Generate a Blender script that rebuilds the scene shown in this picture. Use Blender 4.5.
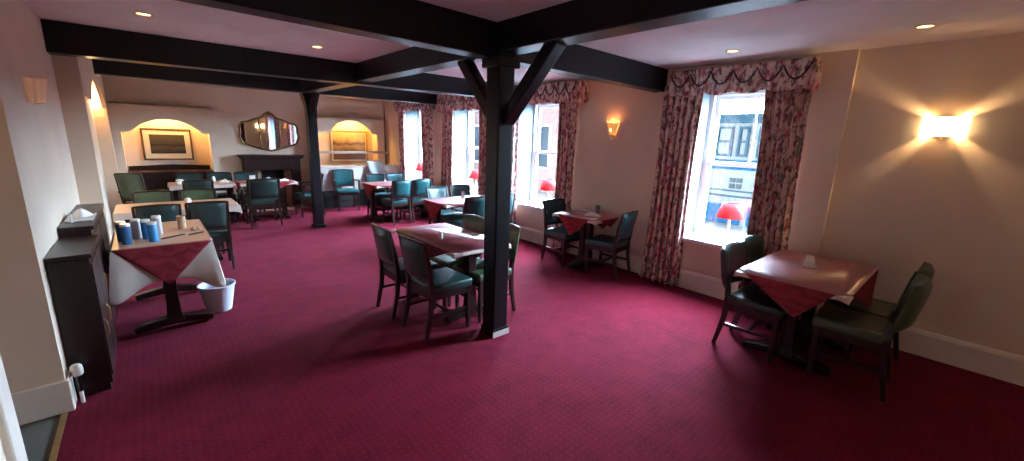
import bpy, bmesh, math, random
from math import sin, cos, pi, radians, sqrt, exp, atan2, hypot
from mathutils import Vector, Matrix, Euler

for _o in list(bpy.data.objects):
    bpy.data.objects.remove(_o, do_unlink=True)
SC = bpy.context.scene
COL = SC.collection
random.seed(7)

# ------------------------------------------------------------------ camera
F_PX = 411.84378
cam_d = bpy.data.cameras.new('camera')
cam = bpy.data.objects.new('camera', cam_d)
COL.objects.link(cam)
SC.camera = cam
cam_d.sensor_fit = 'HORIZONTAL'
cam_d.sensor_width = 36.0
cam_d.lens = F_PX / 1024 * 36.0
cam_d.clip_start = 0.02
cam_d.clip_end = 200
cam.matrix_world = (Matrix.Translation((0, 0, 1.70)) @ Matrix.Rotation(-0.727958597, 4, 'Z')
                    @ Matrix.Rotation(1.35201542, 4, 'X') @ Matrix.Rotation(0.0328763533, 4, 'Z'))

# ------------------------------------------------------------------ sky, exposure
world = bpy.data.worlds.new('overcast_sky')
SC.world = world
world.use_nodes = True
_bg = world.node_tree.nodes['Background']
# overcast daylight, brighter on the far side of the street (towards +x), where the sun stands behind the cloud
_wn = world.node_tree
_tc = _wn.nodes.new('ShaderNodeTexCoord')
_sx = _wn.nodes.new('ShaderNodeSeparateXYZ')
_mr = _wn.nodes.new('ShaderNodeMapRange')
_wn.links.new(_tc.outputs['Generated'], _sx.inputs[0])
_wn.links.new(_sx.outputs[0], _mr.inputs[0])
_mr.inputs[1].default_value = -0.15
_mr.inputs[2].default_value = 0.55
_mr.inputs[3].default_value = 2.0
_mr.inputs[4].default_value = 190.0
_wn.links.new(_mr.outputs[0], _bg.inputs[1])
_bg.inputs[0].default_value = (0.60, 0.80, 1.0, 1)
SC.view_settings.view_transform = 'Standard'
SC.view_settings.look = 'None'
SC.view_settings.exposure = 0.62
SC.view_settings.gamma = 1.0
SC.view_settings.use_curve_mapping = False
SC.cycles.max_bounces = 12
SC.cycles.diffuse_bounces = 9
SC.cycles.glossy_bounces = 4
SC.cycles.transparent_max_bounces = 12
SC.cycles.sample_clamp_indirect = 10.0
SC.cycles.caustics_reflective = False
SC.cycles.caustics_refractive = False


def lamp(name, kind, loc, power, color=(1, 1, 1), size=0.05, rot=(0, 0, 0), sy=None, spot=None, blend=0.5):
    d = bpy.data.lights.new(name, kind)
    d.energy = power
    d.color = color
    if kind == 'AREA':
        d.shape = 'RECTANGLE' if sy else 'SQUARE'
        d.size = size
        if sy:
            d.size_y = sy
    elif kind in ('POINT', 'SPOT'):
        d.shadow_soft_size = size
    if kind == 'SPOT':
        d.spot_size = spot
        d.spot_blend = blend
    o = bpy.data.objects.new(name, d)
    o.location = loc
    o.rotation_euler = rot
    COL.objects.link(o)
    return o


# ------------------------------------------------------------------ materials
def new_mat(name):
    m = bpy.data.materials.new(name)
    m.use_nodes = True
    nt = m.node_tree
    return m, nt, nt.nodes['Principled BSDF']


def N(nt, t, **kw):
    n = nt.nodes.new(t)
    for k, v in kw.items():
        setattr(n, k, v)
    return n


def coords(nt, scale=(1, 1, 1), kind='Object'):
    tc = N(nt, 'ShaderNodeTexCoord')
    mp = N(nt, 'ShaderNodeMapping')
    mp.inputs['Scale'].default_value = scale
    nt.links.new(tc.outputs[kind], mp.inputs['Vector'])
    return mp.outputs['Vector']


def ramp(nt, src, stops, interp='LINEAR'):
    r = N(nt, 'ShaderNodeValToRGB')
    r.color_ramp.interpolation = interp
    e = r.color_ramp.elements
    while len(e) < len(stops):
        e.new(0.5)
    for i, (p, c) in enumerate(stops):
        e[i].position = p
        e[i].color = (c[0], c[1], c[2], 1)
    nt.links.new(src, r.inputs[0])
    return r.outputs[0]


def mixc(nt, fac, a, b, mode='MIX'):
    x = N(nt, 'ShaderNodeMix', data_type='RGBA', blend_type=mode)
    for sock, v in ((x.inputs[0], fac), (x.inputs[6], a), (x.inputs[7], b)):
        if isinstance(v, (int, float)):
            sock.default_value = v
        elif isinstance(v, tuple):
            sock.default_value = (v[0], v[1], v[2], 1)
        else:
            nt.links.new(v, sock)
    return x.outputs[2]


def mat(name, col, rough=0.5, metal=0.0, var=0.12, nscale=9.0, bump=0.0, bscale=60.0, spec=0.5, coat=0.0, stretch=(1, 1, 1), sheen=0.0):
    """a plain procedural surface: the colour broken by noise, optional fine bump"""
    m, nt, b = new_mat(name)
    v = coords(nt, stretch)
    n = N(nt, 'ShaderNodeTexNoise')
    n.inputs['Scale'].default_value = nscale
    n.inputs['Detail'].default_value = 4
    nt.links.new(v, n.inputs['Vector'])
    lo = tuple(c * (1 - var) for c in col)
    hi = tuple(min(1, c * (1 + var)) for c in col)
    nt.links.new(ramp(nt, n.outputs['Fac'], [(0.3, lo), (0.7, hi)]), b.inputs['Base Color'])
    b.inputs['Roughness'].default_value = rough
    b.inputs['Metallic'].default_value = metal
    b.inputs['Specular IOR Level'].default_value = spec
    if coat:
        b.inputs['Coat Weight'].default_value = coat
        b.inputs['Coat Roughness'].default_value = 0.15
    if sheen:
        b.inputs['Sheen Weight'].default_value = sheen
    if bump:
        n2 = N(nt, 'ShaderNodeTexNoise')
        n2.inputs['Scale'].default_value = bscale
        n2.inputs['Detail'].default_value = 3
        nt.links.new(v, n2.inputs['Vector'])
        bp = N(nt, 'ShaderNodeBump')
        bp.inputs['Strength'].default_value = bump
        bp.inputs['Distance'].default_value = 0.01
        nt.links.new(n2.outputs['Fac'], bp.inputs['Height'])
        nt.links.new(bp.outputs[0], b.inputs['Normal'])
    return m


def emis(name, col, strength):
    m, nt, b = new_mat(name)
    b.inputs['Base Color'].default_value = (*col, 1)
    b.inputs['Emission Color'].default_value = (*col, 1)
    b.inputs['Emission Strength'].default_value = strength
    return m


def carpet_mat():
    m, nt, b = new_mat('carpet_red')
    v = coords(nt)
    n1 = N(nt, 'ShaderNodeTexNoise'); n1.inputs['Scale'].default_value = 1.3; n1.inputs['Detail'].default_value = 6
    n2 = N(nt, 'ShaderNodeTexNoise'); n2.inputs['Scale'].default_value = 160; n2.inputs['Detail'].default_value = 2
    nt.links.new(v, n1.inputs['Vector']); nt.links.new(v, n2.inputs['Vector'])
    base = ramp(nt, n1.outputs['Fac'], [(0.3, (0.092, 0.0028, 0.0105)), (0.7, (0.138, 0.0052, 0.0172))])
    n4 = N(nt, 'ShaderNodeTexNoise'); n4.inputs['Scale'].default_value = 4.5; n4.inputs['Detail'].default_value = 7; n4.inputs['Roughness'].default_value = 0.7
    nt.links.new(v, n4.inputs['Vector'])
    base = mixc(nt, 0.45, base, ramp(nt, n4.outputs['Fac'], [(0.38, (0.060, 0.0016, 0.008)), (0.62, (0.190, 0.0075, 0.024))]))
    base = mixc(nt, 0.30, base, ramp(nt, n2.outputs['Fac'], [(0.35, (0.035, 0.0015, 0.006)), (0.65, (0.20, 0.014, 0.040))]))
    vor = N(nt, 'ShaderNodeTexVoronoi'); vor.inputs['Scale'].default_value = 24.0; vor.inputs['Randomness'].default_value = 0.0
    nt.links.new(v, vor.inputs['Vector'])
    dot = ramp(nt, vor.outputs['Distance'], [(0.16, (1, 1, 1)), (0.24, (0, 0, 0))])
    dm = N(nt, 'ShaderNodeMath', operation='MULTIPLY'); dm.inputs[1].default_value = 0.15
    nt.links.new(dot, dm.inputs[0])
    c = mixc(nt, dm.outputs[0], base, (0.27, 0.045, 0.055))
    nt.links.new(c, b.inputs['Base Color'])
    b.inputs['Roughness'].default_value = 0.95
    b.inputs['Specular IOR Level'].default_value = 0.06
    b.inputs['Sheen Weight'].default_value = 0.03
    b.inputs['Sheen Roughness'].default_value = 0.4
    b.inputs['Sheen Tint'].default_value = (1.0, 0.45, 0.62, 1)
    bp = N(nt, 'ShaderNodeBump'); bp.inputs['Strength'].default_value = 0.5; bp.inputs['Distance'].default_value = 0.006
    nt.links.new(n2.outputs['Fac'], bp.inputs['Height']); nt.links.new(bp.outputs[0], b.inputs['Normal'])
    return m


def floral_mat():
    m, nt, b = new_mat('floral_chintz')
    v = coords(nt, (1, 1, 0.6))
    vo = N(nt, 'ShaderNodeTexVoronoi'); vo.inputs['Scale'].default_value = 13
    wn = N(nt, 'ShaderNodeTexNoise'); wn.inputs['Scale'].default_value = 7; wn.inputs['Detail'].default_value = 3
    nt.links.new(v, wn.inputs['Vector'])
    vm = N(nt, 'ShaderNodeVectorMath', operation='MULTIPLY_ADD'); vm.inputs[1].default_value = (0.12, 0.12, 0.12)
    nt.links.new(wn.outputs['Color'], vm.inputs[0]); nt.links.new(v, vm.inputs[2])
    nt.links.new(vm.outputs[0], vo.inputs['Vector'])
    fl = ramp(nt, vo.outputs['Distance'], [(0.0, (0.40, 0.05, 0.08)), (0.20, (0.52, 0.13, 0.15)), (0.36, (0.60, 0.37, 0.34)), (0.6, (0.66, 0.52, 0.44))])
    n2 = N(nt, 'ShaderNodeTexNoise'); n2.inputs['Scale'].default_value = 26; n2.inputs['Detail'].default_value = 4
    nt.links.new(v, n2.inputs['Vector'])
    lf = ramp(nt, n2.outputs['Fac'], [(0.50, (0, 0, 0)), (0.60, (1, 1, 1))])
    c = mixc(nt, lf, fl, (0.20, 0.06, 0.09))
    n3 = N(nt, 'ShaderNodeTexNoise'); n3.inputs['Scale'].default_value = 17; n3.inputs['Detail'].default_value = 2
    nt.links.new(v, n3.inputs['Vector'])
    g = ramp(nt, n3.outputs['Fac'], [(0.58, (0, 0, 0)), (0.66, (1, 1, 1))])
    c = mixc(nt, g, c, (0.22, 0.22, 0.17))
    nt.links.new(c, b.inputs['Base Color'])
    b.inputs['Roughness'].default_value = 0.75
    b.inputs['Specular IOR Level'].default_value = 0.25
    return m


def damask_mat(name='red_damask_cloth', coat=0.0):
    """red wipe-clean tablecloth with a woven scroll figure"""
    m, nt, b = new_mat(name)
    v = coords(nt)
    w = N(nt, 'ShaderNodeTexWave', wave_type='RINGS'); w.inputs['Scale'].default_value = 5
    w.inputs['Distortion'].default_value = 9; w.inputs['Detail'].default_value = 2; w.inputs['Detail Scale'].default_value = 1.5
    nt.links.new(v, w.inputs['Vector'])
    c = ramp(nt, w.outputs['Fac'], [(0.35, (0.22, 0.020, 0.032)), (0.65, (0.30, 0.034, 0.048))])
    nt.links.new(c, b.inputs['Base Color'])
    k = 0.35 * (1 - coat)
    r = ramp(nt, w.outputs['Fac'], [(0.35, (0.30 + k,) * 3), (0.65, (0.46 + k,) * 3)])
    nt.links.new(r, b.inputs['Roughness'])
    b.inputs['Specular IOR Level'].default_value = 0.15 + 0.85 * coat
    b.inputs['Coat Weight'].default_value = coat
    b.inputs['Coat Roughness'].default_value = 0.38
    b.inputs['Coat IOR'].default_value = 2.0
    n = N(nt, 'ShaderNodeTexNoise'); n.inputs['Scale'].default_value = 9; n.inputs['Detail'].default_value = 2
    nt.links.new(v, n.inputs['Vector'])
    bp = N(nt, 'ShaderNodeBump'); bp.inputs['Strength'].default_value = 0.10; bp.inputs['Distance'].default_value = 0.01
    nt.links.new(n.outputs['Fac'], bp.inputs['Height']); nt.links.new(bp.outputs[0], b.inputs['Normal'])
    return m


def glass_mat(name, tint=(0.95, 0.98, 1.0), gloss=0.12):
    m, nt, b = new_mat(name)
    nt.nodes.remove(b)
    out = nt.nodes['Material Output']
    tr = N(nt, 'ShaderNodeBsdfTransparent'); tr.inputs[0].default_value = (*tint, 1)
    gl = N(nt, 'ShaderNodeBsdfGlossy'); gl.inputs['Roughness'].default_value = 0.02
    mx = N(nt, 'ShaderNodeMixShader'); mx.inputs[0].default_value = gloss
    nt.links.new(tr.outputs[0], mx.inputs[1]); nt.links.new(gl.outputs[0], mx.inputs[2])
    nt.links.new(mx.outputs[0], out.inputs[0])
    return m


def wood_mat(name, c0, c1, rough=0.4, spec=0.5, stretch=(14, 2, 2)):
    m, nt, b = new_mat(name)
    v = coords(nt, stretch)
    n = N(nt, 'ShaderNodeTexNoise'); n.inputs['Scale'].default_value = 2.2; n.inputs['Detail'].default_value = 8; n.inputs['Distortion'].default_value = 0.6
    nt.links.new(v, n.inputs['Vector'])
    nt.links.new(ramp(nt, n.outputs['Fac'], [(0.3, c0), (0.7, c1)]), b.inputs['Base Color'])
    b.inputs['Roughness'].default_value = rough
    b.inputs['Specular IOR Level'].default_value = spec
    bp = N(nt, 'ShaderNodeBump'); bp.inputs['Strength'].default_value = 0.15; bp.inputs['Distance'].default_value = 0.01
    nt.links.new(n.outputs['Fac'], bp.inputs['Height']); nt.links.new(bp.outputs[0], b.inputs['Normal'])
    return m


def brick_mat():
    m, nt, b = new_mat('pink_brick')
    v = coords(nt)
    sw = N(nt, 'ShaderNodeSeparateXYZ'); cb = N(nt, 'ShaderNodeCombineXYZ')
    nt.links.new(v, sw.inputs[0]); nt.links.new(sw.outputs[1], cb.inputs[0]); nt.links.new(sw.outputs[2], cb.inputs[1])
    k = N(nt, 'ShaderNodeTexBrick'); k.inputs['Scale'].default_value = 4
    k.inputs['Color1'].default_value = (0.20, 0.11, 0.10, 1); k.inputs['Color2'].default_value = (0.22, 0.13, 0.115, 1)
    k.inputs['Mortar'].default_value = (0.22, 0.19, 0.18, 1)
    nt.links.new(cb.outputs[0], k.inputs['Vector'])
    nt.links.new(k.outputs['Color'], b.inputs['Base Color'])
    b.inputs['Specular IOR Level'].default_value = 0.0
    b.inputs['Roughness'].default_value = 0.9
    return m


def print_mat(name, sky, mid, dark, horizon=0.55, scale=6):
    """a generic dim landscape print: sky, a tree line and a dark foreground"""
    m, nt, b = new_mat(name)
    tc = N(nt, 'ShaderNodeTexCoord')
    sp = N(nt, 'ShaderNodeSeparateXYZ'); nt.links.new(tc.outputs['Generated'], sp.inputs[0])
    n = N(nt, 'ShaderNodeTexNoise'); n.inputs['Scale'].default_value = scale; n.inputs['Detail'].default_value = 6
    nt.links.new(tc.outputs['Generated'], n.inputs['Vector'])
    ad = N(nt, 'ShaderNodeMath', operation='MULTIPLY_ADD'); ad.inputs[1].default_value = 0.45
    nt.links.new(n.outputs['Fac'], ad.inputs[0]); nt.links.new(sp.outputs[2], ad.inputs[2])
    c = ramp(nt, ad.outputs[0], [(horizon - 0.25, dark), (horizon, mid), (horizon + 0.12, dark), (horizon + 0.28, sky)])
    nt.links.new(c, b.inputs['Base Color'])
    b.inputs['Roughness'].default_value = 0.35
    return m


WALL = (0.72, 0.585, 0.455)
M = {
    'wall': mat('cream_plaster', WALL, 0.85, var=0.05, nscale=2.0, bump=0.12, bscale=22),
    'ceiling': mat('ceiling_plaster', (0.82, 0.79, 0.80), 0.9, var=0.05, nscale=3, bump=0.5, bscale=14),
    'white': mat('white_gloss_paint', (0.80, 0.79, 0.77), 0.35, var=0.03),
    'skirt': mat('cream_gloss_paint', (0.74, 0.65, 0.56), 0.35, var=0.04),
    'reveal': mat('window_reveal_paint', (0.13, 0.16, 0.185), 0.8, var=0.03, spec=0.05),
    'carpet': carpet_mat(),
    'vinylfloor': mat('grey_green_vinyl', (0.11, 0.115, 0.10), 0.5, var=0.15, nscale=30),
    'brass': mat('brass_strip', (0.55, 0.36, 0.14), 0.35, metal=0.8),
    'beam': wood_mat('black_stained_timber', (0.0028, 0.0027, 0.0042), (0.0065, 0.0058, 0.0080), 0.36, 0.30, (3, 3, 3)),
    'darkwood': wood_mat('dark_mahogany', (0.013, 0.005, 0.0045), (0.032, 0.012, 0.010), 0.32, 0.4),
    'chairwood': wood_mat('dark_chair_wood', (0.014, 0.006, 0.005), (0.034, 0.014, 0.010), 0.3, 0.5),
    'green_daylit': mat('green_leatherette_daylit', (0.008, 0.070, 0.078), 0.32, var=0.15, nscale=20, bump=0.08, bscale=220, spec=0.6),  # the green chair fabric with window light painted into its colour
    'vinyl': mat('green_leatherette', (0.013, 0.038, 0.034), 0.34, var=0.15, nscale=20, bump=0.08, bscale=220, spec=0.6),
    'green_warmlit': mat('green_leatherette_warmlit', (0.062, 0.085, 0.042), 0.36, var=0.15, nscale=20, bump=0.08, bscale=220, spec=0.6),  # same green fabric again, warm light painted into the colour
    'red': damask_mat(),
    'redtop': damask_mat('red_damask_under_clear_film', 1.0),
    'cloth': mat('white_table_linen', (0.70, 0.60, 0.53), 0.8, var=0.05, nscale=6, bump=0.15, bscale=18),
    'peach': mat('peach_table_top', (0.62, 0.36, 0.23), 0.36, var=0.08, nscale=5, spec=0.8),
    'floral': floral_mat(),
    'fringe': mat('dark_cord_trim', (0.055, 0.02, 0.03), 0.8),
    'shade': None,
    'ceramic': mat('white_ceramic', (0.80, 0.77, 0.72), 0.2, var=0.02),
    'napkin': mat('paper_napkin', (0.82, 0.76, 0.68), 0.9, var=0.05, bump=0.3, bscale=30),
    'blue': mat('blue_plastic', (0.03, 0.16, 0.38), 0.35, var=0.05),
    'blue2': mat('blue_enamel', (0.05, 0.28, 0.62), 0.4, var=0.05),
    'shopblue': mat('shop_blue_paint', (0.005, 0.036, 0.085), 0.9, var=0.05, spec=0.0),
    'tan': mat('tan_card', (0.55, 0.37, 0.22), 0.6, var=0.06),
    'greyplastic': mat('grey_plastic', (0.45, 0.40, 0.38), 0.5, var=0.05),
    'bucket': mat('pale_plastic', (0.66, 0.70, 0.80), 0.4, var=0.02),
    'gilt': mat('antique_gilt', (0.24, 0.13, 0.045), 0.4, metal=0.7, var=0.3, nscale=30, bump=0.3, bscale=90),
    'mirror': mat('mirror_silver', (0.86, 0.87, 0.88), 0.03, metal=1.0, var=0.0),
    'matcard': mat('cream_mount', (0.66, 0.58, 0.44), 0.8, var=0.02),
    'frame': wood_mat('print_frame_wood', (0.06, 0.03, 0.015), (0.13, 0.07, 0.03), 0.35),
    'goldframe': mat('gold_frame', (0.42, 0.27, 0.09), 0.35, metal=0.5, var=0.1),
    'print1': print_mat('sporting_print', (0.06, 0.05, 0.035), (0.085, 0.06, 0.04), (0.016, 0.015, 0.012), 0.55, 5),
    'print2': print_mat('landscape_print', (0.50, 0.36, 0.13), (0.40, 0.26, 0.10), (0.10, 0.05, 0.025), 0.72, 4),
    'black': mat('soot_black', (0.006, 0.006, 0.006), 0.8),
    'iron': mat('black_cast_iron', (0.012, 0.011, 0.011), 0.22, metal=0.3, spec=0.8),
    'chrome': mat('chrome_metal', (0.75, 0.75, 0.76), 0.12, metal=1.0, var=0.02),
    'tile': mat('beige_hearth_tile', (0.36, 0.25, 0.17), 0.4, var=0.1),
    'counter': mat('pale_counter_laminate', (0.50, 0.46, 0.42), 0.4, var=0.05),
    'acrylic': mat('pale_blue_acrylic', (0.62, 0.74, 0.80), 0.15, var=0.05, spec=0.8),
    'glass': glass_mat('window_glass', (0.96, 0.98, 1.0), 0.05),
    'clear': glass_mat('clear_drinking_glass', (0.86, 0.90, 0.90), 0.18),
    'niche': mat('niche_plaster', (0.66, 0.50, 0.34), 0.85, var=0.04, nscale=3),
    'tube': emis('warm_tube', (1.0, 0.72, 0.36), 14.0),
    'shadelit': emis('frosted_shade_lit', (1.0, 0.74, 0.38), 5.0),
    'shadedim': emis('amber_shade_dim', (1.0, 0.42, 0.10), 0.38),
    'bulb': emis('bulb_glow', (1.0, 0.66, 0.30), 9.0),
    'shell': emis('peach_glass_shell', (0.80, 0.45, 0.27), 0.09),
    'spot': emis('downlight_lens', (1.0, 0.72, 0.30), 3.0),
    'pavement': mat('grey_pavement', (0.085, 0.085, 0.088), 0.9, var=0.15, spec=0.1),
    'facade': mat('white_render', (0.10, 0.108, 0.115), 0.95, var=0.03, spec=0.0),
    'bluegrey': mat('blue_grey_paint', (0.018, 0.036, 0.050), 0.9, var=0.05, spec=0.0),
    'brick': brick_mat(),
    'darkglass': mat('shop_glass', (0.035, 0.042, 0.05), 0.9, var=0.1, spec=0.0),
}
_m, _nt, _b = new_mat('red_lamp_shade')
_b.inputs['Base Color'].default_value = (0.60, 0.06, 0.07, 1)
_b.inputs['Roughness'].default_value = 0.7
_tl = N(_nt, 'ShaderNodeBsdfTranslucent'); _tl.inputs[0].default_value = (0.70, 0.12, 0.13, 1)
_mx = N(_nt, 'ShaderNodeMixShader'); _mx.inputs[0].default_value = 0.5
_nt.links.new(_b.outputs[0], _mx.inputs[1]); _nt.links.new(_tl.outputs[0], _mx.inputs[2])
_nt.links.new(_mx.outputs[0], _nt.nodes['Material Output'].inputs[0])
M['shade'] = _m


# ------------------------------------------------------------------ mesh building
class MB:
    def __init__(self):
        self.bm = bmesh.new()

    def _add(self, verts, faces):
        vs = [self.bm.verts.new(v) for v in verts]
        out = []
        for f in faces:
            try:
                out.append(self.bm.faces.new([vs[i] for i in f]))
            except ValueError:
                pass
        return vs

    def box(self, lo, hi, mtx=None):
        x0, y0, z0 = lo; x1, y1, z1 = hi
        v = [(x0, y0, z0), (x1, y0, z0), (x1, y1, z0), (x0, y1, z0), (x0, y0, z1), (x1, y0, z1), (x1, y1, z1), (x0, y1, z1)]
        if mtx is not None:
            v = [mtx @ Vector(p) for p in v]
        self._add(v, [(0, 3, 2, 1), (4, 5, 6, 7), (0, 1, 5, 4), (1, 2, 6, 5), (2, 3, 7, 6), (3, 0, 4, 7)])
        return self

    def bar(self, p0, p1, w, h, up=(0, 0, 1), w1=None, h1=None):
        """a straight bar from p0 to p1, w across and h along `up`"""
        p0, p1 = Vector(p0), Vector(p1)
        d = (p1 - p0).normalized()
        u = Vector(up)
        s = d.cross(u)
        if s.length < 1e-4:
            s = d.cross(Vector((1, 0, 0)))
        s.normalize()
        u = s.cross(d).normalized()
        w1 = w if w1 is None else w1
        h1 = h if h1 is None else h1
        v = []
        for p, a, b in ((p0, w, h), (p1, w1, h1)):
            for sx, sy in ((-1, -1), (1, -1), (1, 1), (-1, 1)):
                v.append(p + s * sx * a / 2 + u * sy * b / 2)
        self._add(v, [(0, 1, 2, 3), (7, 6, 5, 4), (0, 4, 5, 1), (1, 5, 6, 2), (2, 6, 7, 3), (3, 7, 4, 0)])
        return self

    def path(self, pts, w, h, up=(0, 0, 1)):
        """a rectangular section swept along points"""
        pts = [Vector(p) for p in pts]
        u0 = Vector(up)
        rings = []
        for i, p in enumerate(pts):
            a = pts[max(i - 1, 0)]; b = pts[min(i + 1, len(pts) - 1)]
            d = (b - a).normalized()
            s = d.cross(u0)
            s.normalize()
            u = s.cross(d).normalized()
            ww = w[i] if isinstance(w, (list, tuple)) else w
            hh = h[i] if isinstance(h, (list, tuple)) else h
            rings.append([p + s * sx * ww / 2 + u * sy * hh / 2 for sx, sy in ((-1, -1), (1, -1), (1, 1), (-1, 1))])
        v = [q for r in rings for q in r]
        f = [(3, 2, 1, 0), tuple(4 * (len(pts) - 1) + k for k in range(4))]
        for i in range(len(pts) - 1):
            for k in range(4):
                f.append((4 * i + k, 4 * i + (k + 1) % 4, 4 * i + 4 + (k + 1) % 4, 4 * i + 4 + k))
        self._add(v, f)
        return self

    def tube(self, pts, r, seg=10, closed=False):
        pts = [Vector(p) for p in pts]
        n = len(pts)
        v, f = [], []
        prev = None
        for i, p in enumerate(pts):
            a = pts[(i - 1) % n] if closed else pts[max(i - 1, 0)]
            b = pts[(i + 1) % n] if closed else pts[min(i + 1, n - 1)]
            d = (b - a).normalized()
            if prev is None:
                s = d.cross(Vector((0, 0, 1)))
                if s.length < 1e-3:
                    s = d.cross(Vector((1, 0, 0)))
            else:
                s = prev - d * prev.dot(d)
            s.normalize(); prev = s
            t = d.cross(s)
            rr = r[i] if isinstance(r, (list, tuple)) else r
            for k in range(seg):
                an = 2 * pi * k / seg
                v.append(p + s * cos(an) * rr + t * sin(an) * rr)
        m = n if closed else n - 1
        for i in range(m):
            j = (i + 1) % n
            for k in range(seg):
                f.append((i * seg + k, i * seg + (k + 1) % seg, j * seg + (k + 1) % seg, j * seg + k))
        if not closed:
            f.append(tuple(range(seg - 1, -1, -1)))
            f.append(tuple((n - 1) * seg + k for k in range(seg)))
        self._add(v, f)
        return self

    def lathe(self, prof, c=(0, 0, 0), seg=24, caps=True):
        v, f = [], []
        n = len(prof)
        for r, z in prof:
            for k in range(seg):
                a = 2 * pi * k / seg
                v.append((c[0] + r * cos(a), c[1] + r * sin(a), c[2] + z))
        for i in range(n - 1):
            for k in range(seg):
                f.append((i * seg + k, i * seg + (k + 1) % seg, (i + 1) * seg + (k + 1) % seg, (i + 1) * seg + k))
        if caps:
            f.append(tuple(range(seg - 1, -1, -1)))
            f.append(tuple((n - 1) * seg + k for k in range(seg)))
        self._add(v, f)
        return self

    def prism(self, poly, axis, a, b):
        """extrude a 2-D outline along an axis from a to b; the outline holds the other two axes in order"""
        def mk(p, t):
            return {'x': (t, p[0], p[1]), 'y': (p[0], t, p[1]), 'z': (p[0], p[1], t)}[axis]
        n = len(poly)
        v = [mk(p, a) for p in poly] + [mk(p, b) for p in poly]
        f = [tuple(range(n - 1, -1, -1)), tuple(range(n, 2 * n))]
        for i in range(n):
            j = (i + 1) % n
            f.append((i, j, n + j, n + i))
        self._add(v, f)
        return self

    def grid(self, fn, nu, nv, closed_u=False):
        v = []
        for j in range(nv + 1):
            for i in range(nu if closed_u else nu + 1):
                v.append(fn(i / nu, j / nv))
        f = []
        w = nu if closed_u else nu + 1
        for j in range(nv):
            for i in range(nu):
                i2 = (i + 1) % w
                f.append((j * w + i, j * w + i2, (j + 1) * w + i2, (j + 1) * w + i))
        self._add(v, f)
        return self

    def rbox(self, lo, hi, r, seg=3, mtx=None, puff=0.0):
        """box with rounded edges (upholstery); puff bulges the two large faces"""
        t = bmesh.new()
        bmesh.ops.create_cube(t, size=1.0)
        c = [(lo[i] + hi[i]) / 2 for i in range(3)]
        s = [hi[i] - lo[i] for i in range(3)]
        for v in t.verts:
            v.co = Vector((v.co.x * s[0], v.co.y * s[1], v.co.z * s[2]))
        bmesh.ops.bevel(t, geom=list(t.edges), offset=r, segments=seg, profile=0.6, affect='EDGES')
        vs = {}
        for v in t.verts:
            p = Vector(c) + v.co
            if mtx is not None:
                p = mtx @ p
            vs[v.index] = self.bm.verts.new(p)
        t.verts.index_update()
        for fc in t.faces:
            try:
                self.bm.faces.new([vs[v.index] for v in fc.verts])
            except ValueError:
                pass
        t.free()
        return self

    def build(self, name, m, parent=None, smooth=False, bevel=0.0, solid=0.0, kind=None, angle=40):
        bmesh.ops.recalc_face_normals(self.bm, faces=list(self.bm.faces))
        me = bpy.data.meshes.new(name)
        self.bm.to_mesh(me)
        self.bm.free()
        me.materials.append(m)
        if smooth:
            for p in me.polygons:
                p.use_smooth = True
            try:
                me.set_sharp_from_angle(angle=radians(angle))
            except Exception:
                pass
        o = bpy.data.objects.new(name, me)
        COL.objects.link(o)
        if parent is not None:
            o.parent = parent
        if solid:
            md = o.modifiers.new('thick', 'SOLIDIFY'); md.thickness = solid; md.offset = 0
        if bevel:
            md = o.modifiers.new('edge', 'BEVEL'); md.width = bevel; md.segments = 2; md.limit_method = 'ANGLE'; md.angle_limit = radians(40)
        if kind:
            o['kind'] = kind
        return o


def tag(o, label=None, cat=None, group=None, kind=None):
    if label: o['label'] = label
    if cat: o['category'] = cat
    if group: o['group'] = group
    if kind: o['kind'] = kind
    return o


def thing(name, loc, rz, label, cat, group=None):
    o = bpy.data.objects.new(name, None)
    o.empty_display_size = 0.1
    COL.objects.link(o)
    o.location = loc
    o.rotation_euler = (0, 0, rz)
    return tag(o, label, cat, group)


def copy_tree(o, parent=None):
    c = o.copy()
    COL.objects.link(c)
    if parent is not None:
        c.parent = parent
        c.matrix_parent_inverse = o.matrix_parent_inverse.copy()
    for ch in list(o.children):
        copy_tree(ch, c)
    return c


# ------------------------------------------------------------------ the room
XW, XL, YB, YF, ZC = 4.80, -0.515, 10.62, -2.40, 2.555
OPEN = [(1.28, 2.30), (4.22, 5.30), (6.18, 7.26), (8.22, 9.32)]   # the four window openings along the wall
Z_SILL, Z_HEAD, X_OUT = 0.61, 2.33, 5.24

MB().box((-0.545, YF, -0.10), (5.24, YB + 0.3, 0.0)).build('floor', M['carpet'], kind='structure')
MB().box((-3.0, 1.2, -0.10), (-0.55, 4.6, -0.003)).build('floor_corridor', M['vinylfloor'], kind='structure')
MB().box((-0.556, 2.28, -0.01), (-0.530, 3.44, 0.006)).build('trim_1', M['brass'], kind='structure')
MB().box((-3.0, YF - 0.2, ZC), (XW + 0.44, YB + 0.5, ZC + 0.12)).build('ceiling', M['ceiling'], kind='structure')

# window wall with its openings, thick, plus the shallow boxed lining round the nearest window
w = MB()
ys = [YF - 0.2] + [v for o in OPEN for v in o] + [YB + 0.3]
for i in range(0, len(ys), 2):
    w.box((XW, ys[i], -0.1), (X_OUT, ys[i + 1], ZC))
for a, b in OPEN:
    w.box((XW, a, -0.1), (X_OUT, b, Z_SILL))
    w.box((XW, a, Z_HEAD), (X_OUT, b, ZC))
w.box((XW - 0.055, 0.90, 0.0), (XW, OPEN[0][0], ZC))
w.box((XW - 0.055, OPEN[0][1], 0.0), (XW, 2.76, ZC))
w.box((XW - 0.055, OPEN[0][0], 0.0), (XW, OPEN[0][1], Z_SILL))
w.box((XW - 0.055, OPEN[0][0], Z_HEAD), (XW, OPEN[0][1], ZC))
w.build('wall_right', M['wall'], kind='structure')

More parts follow.
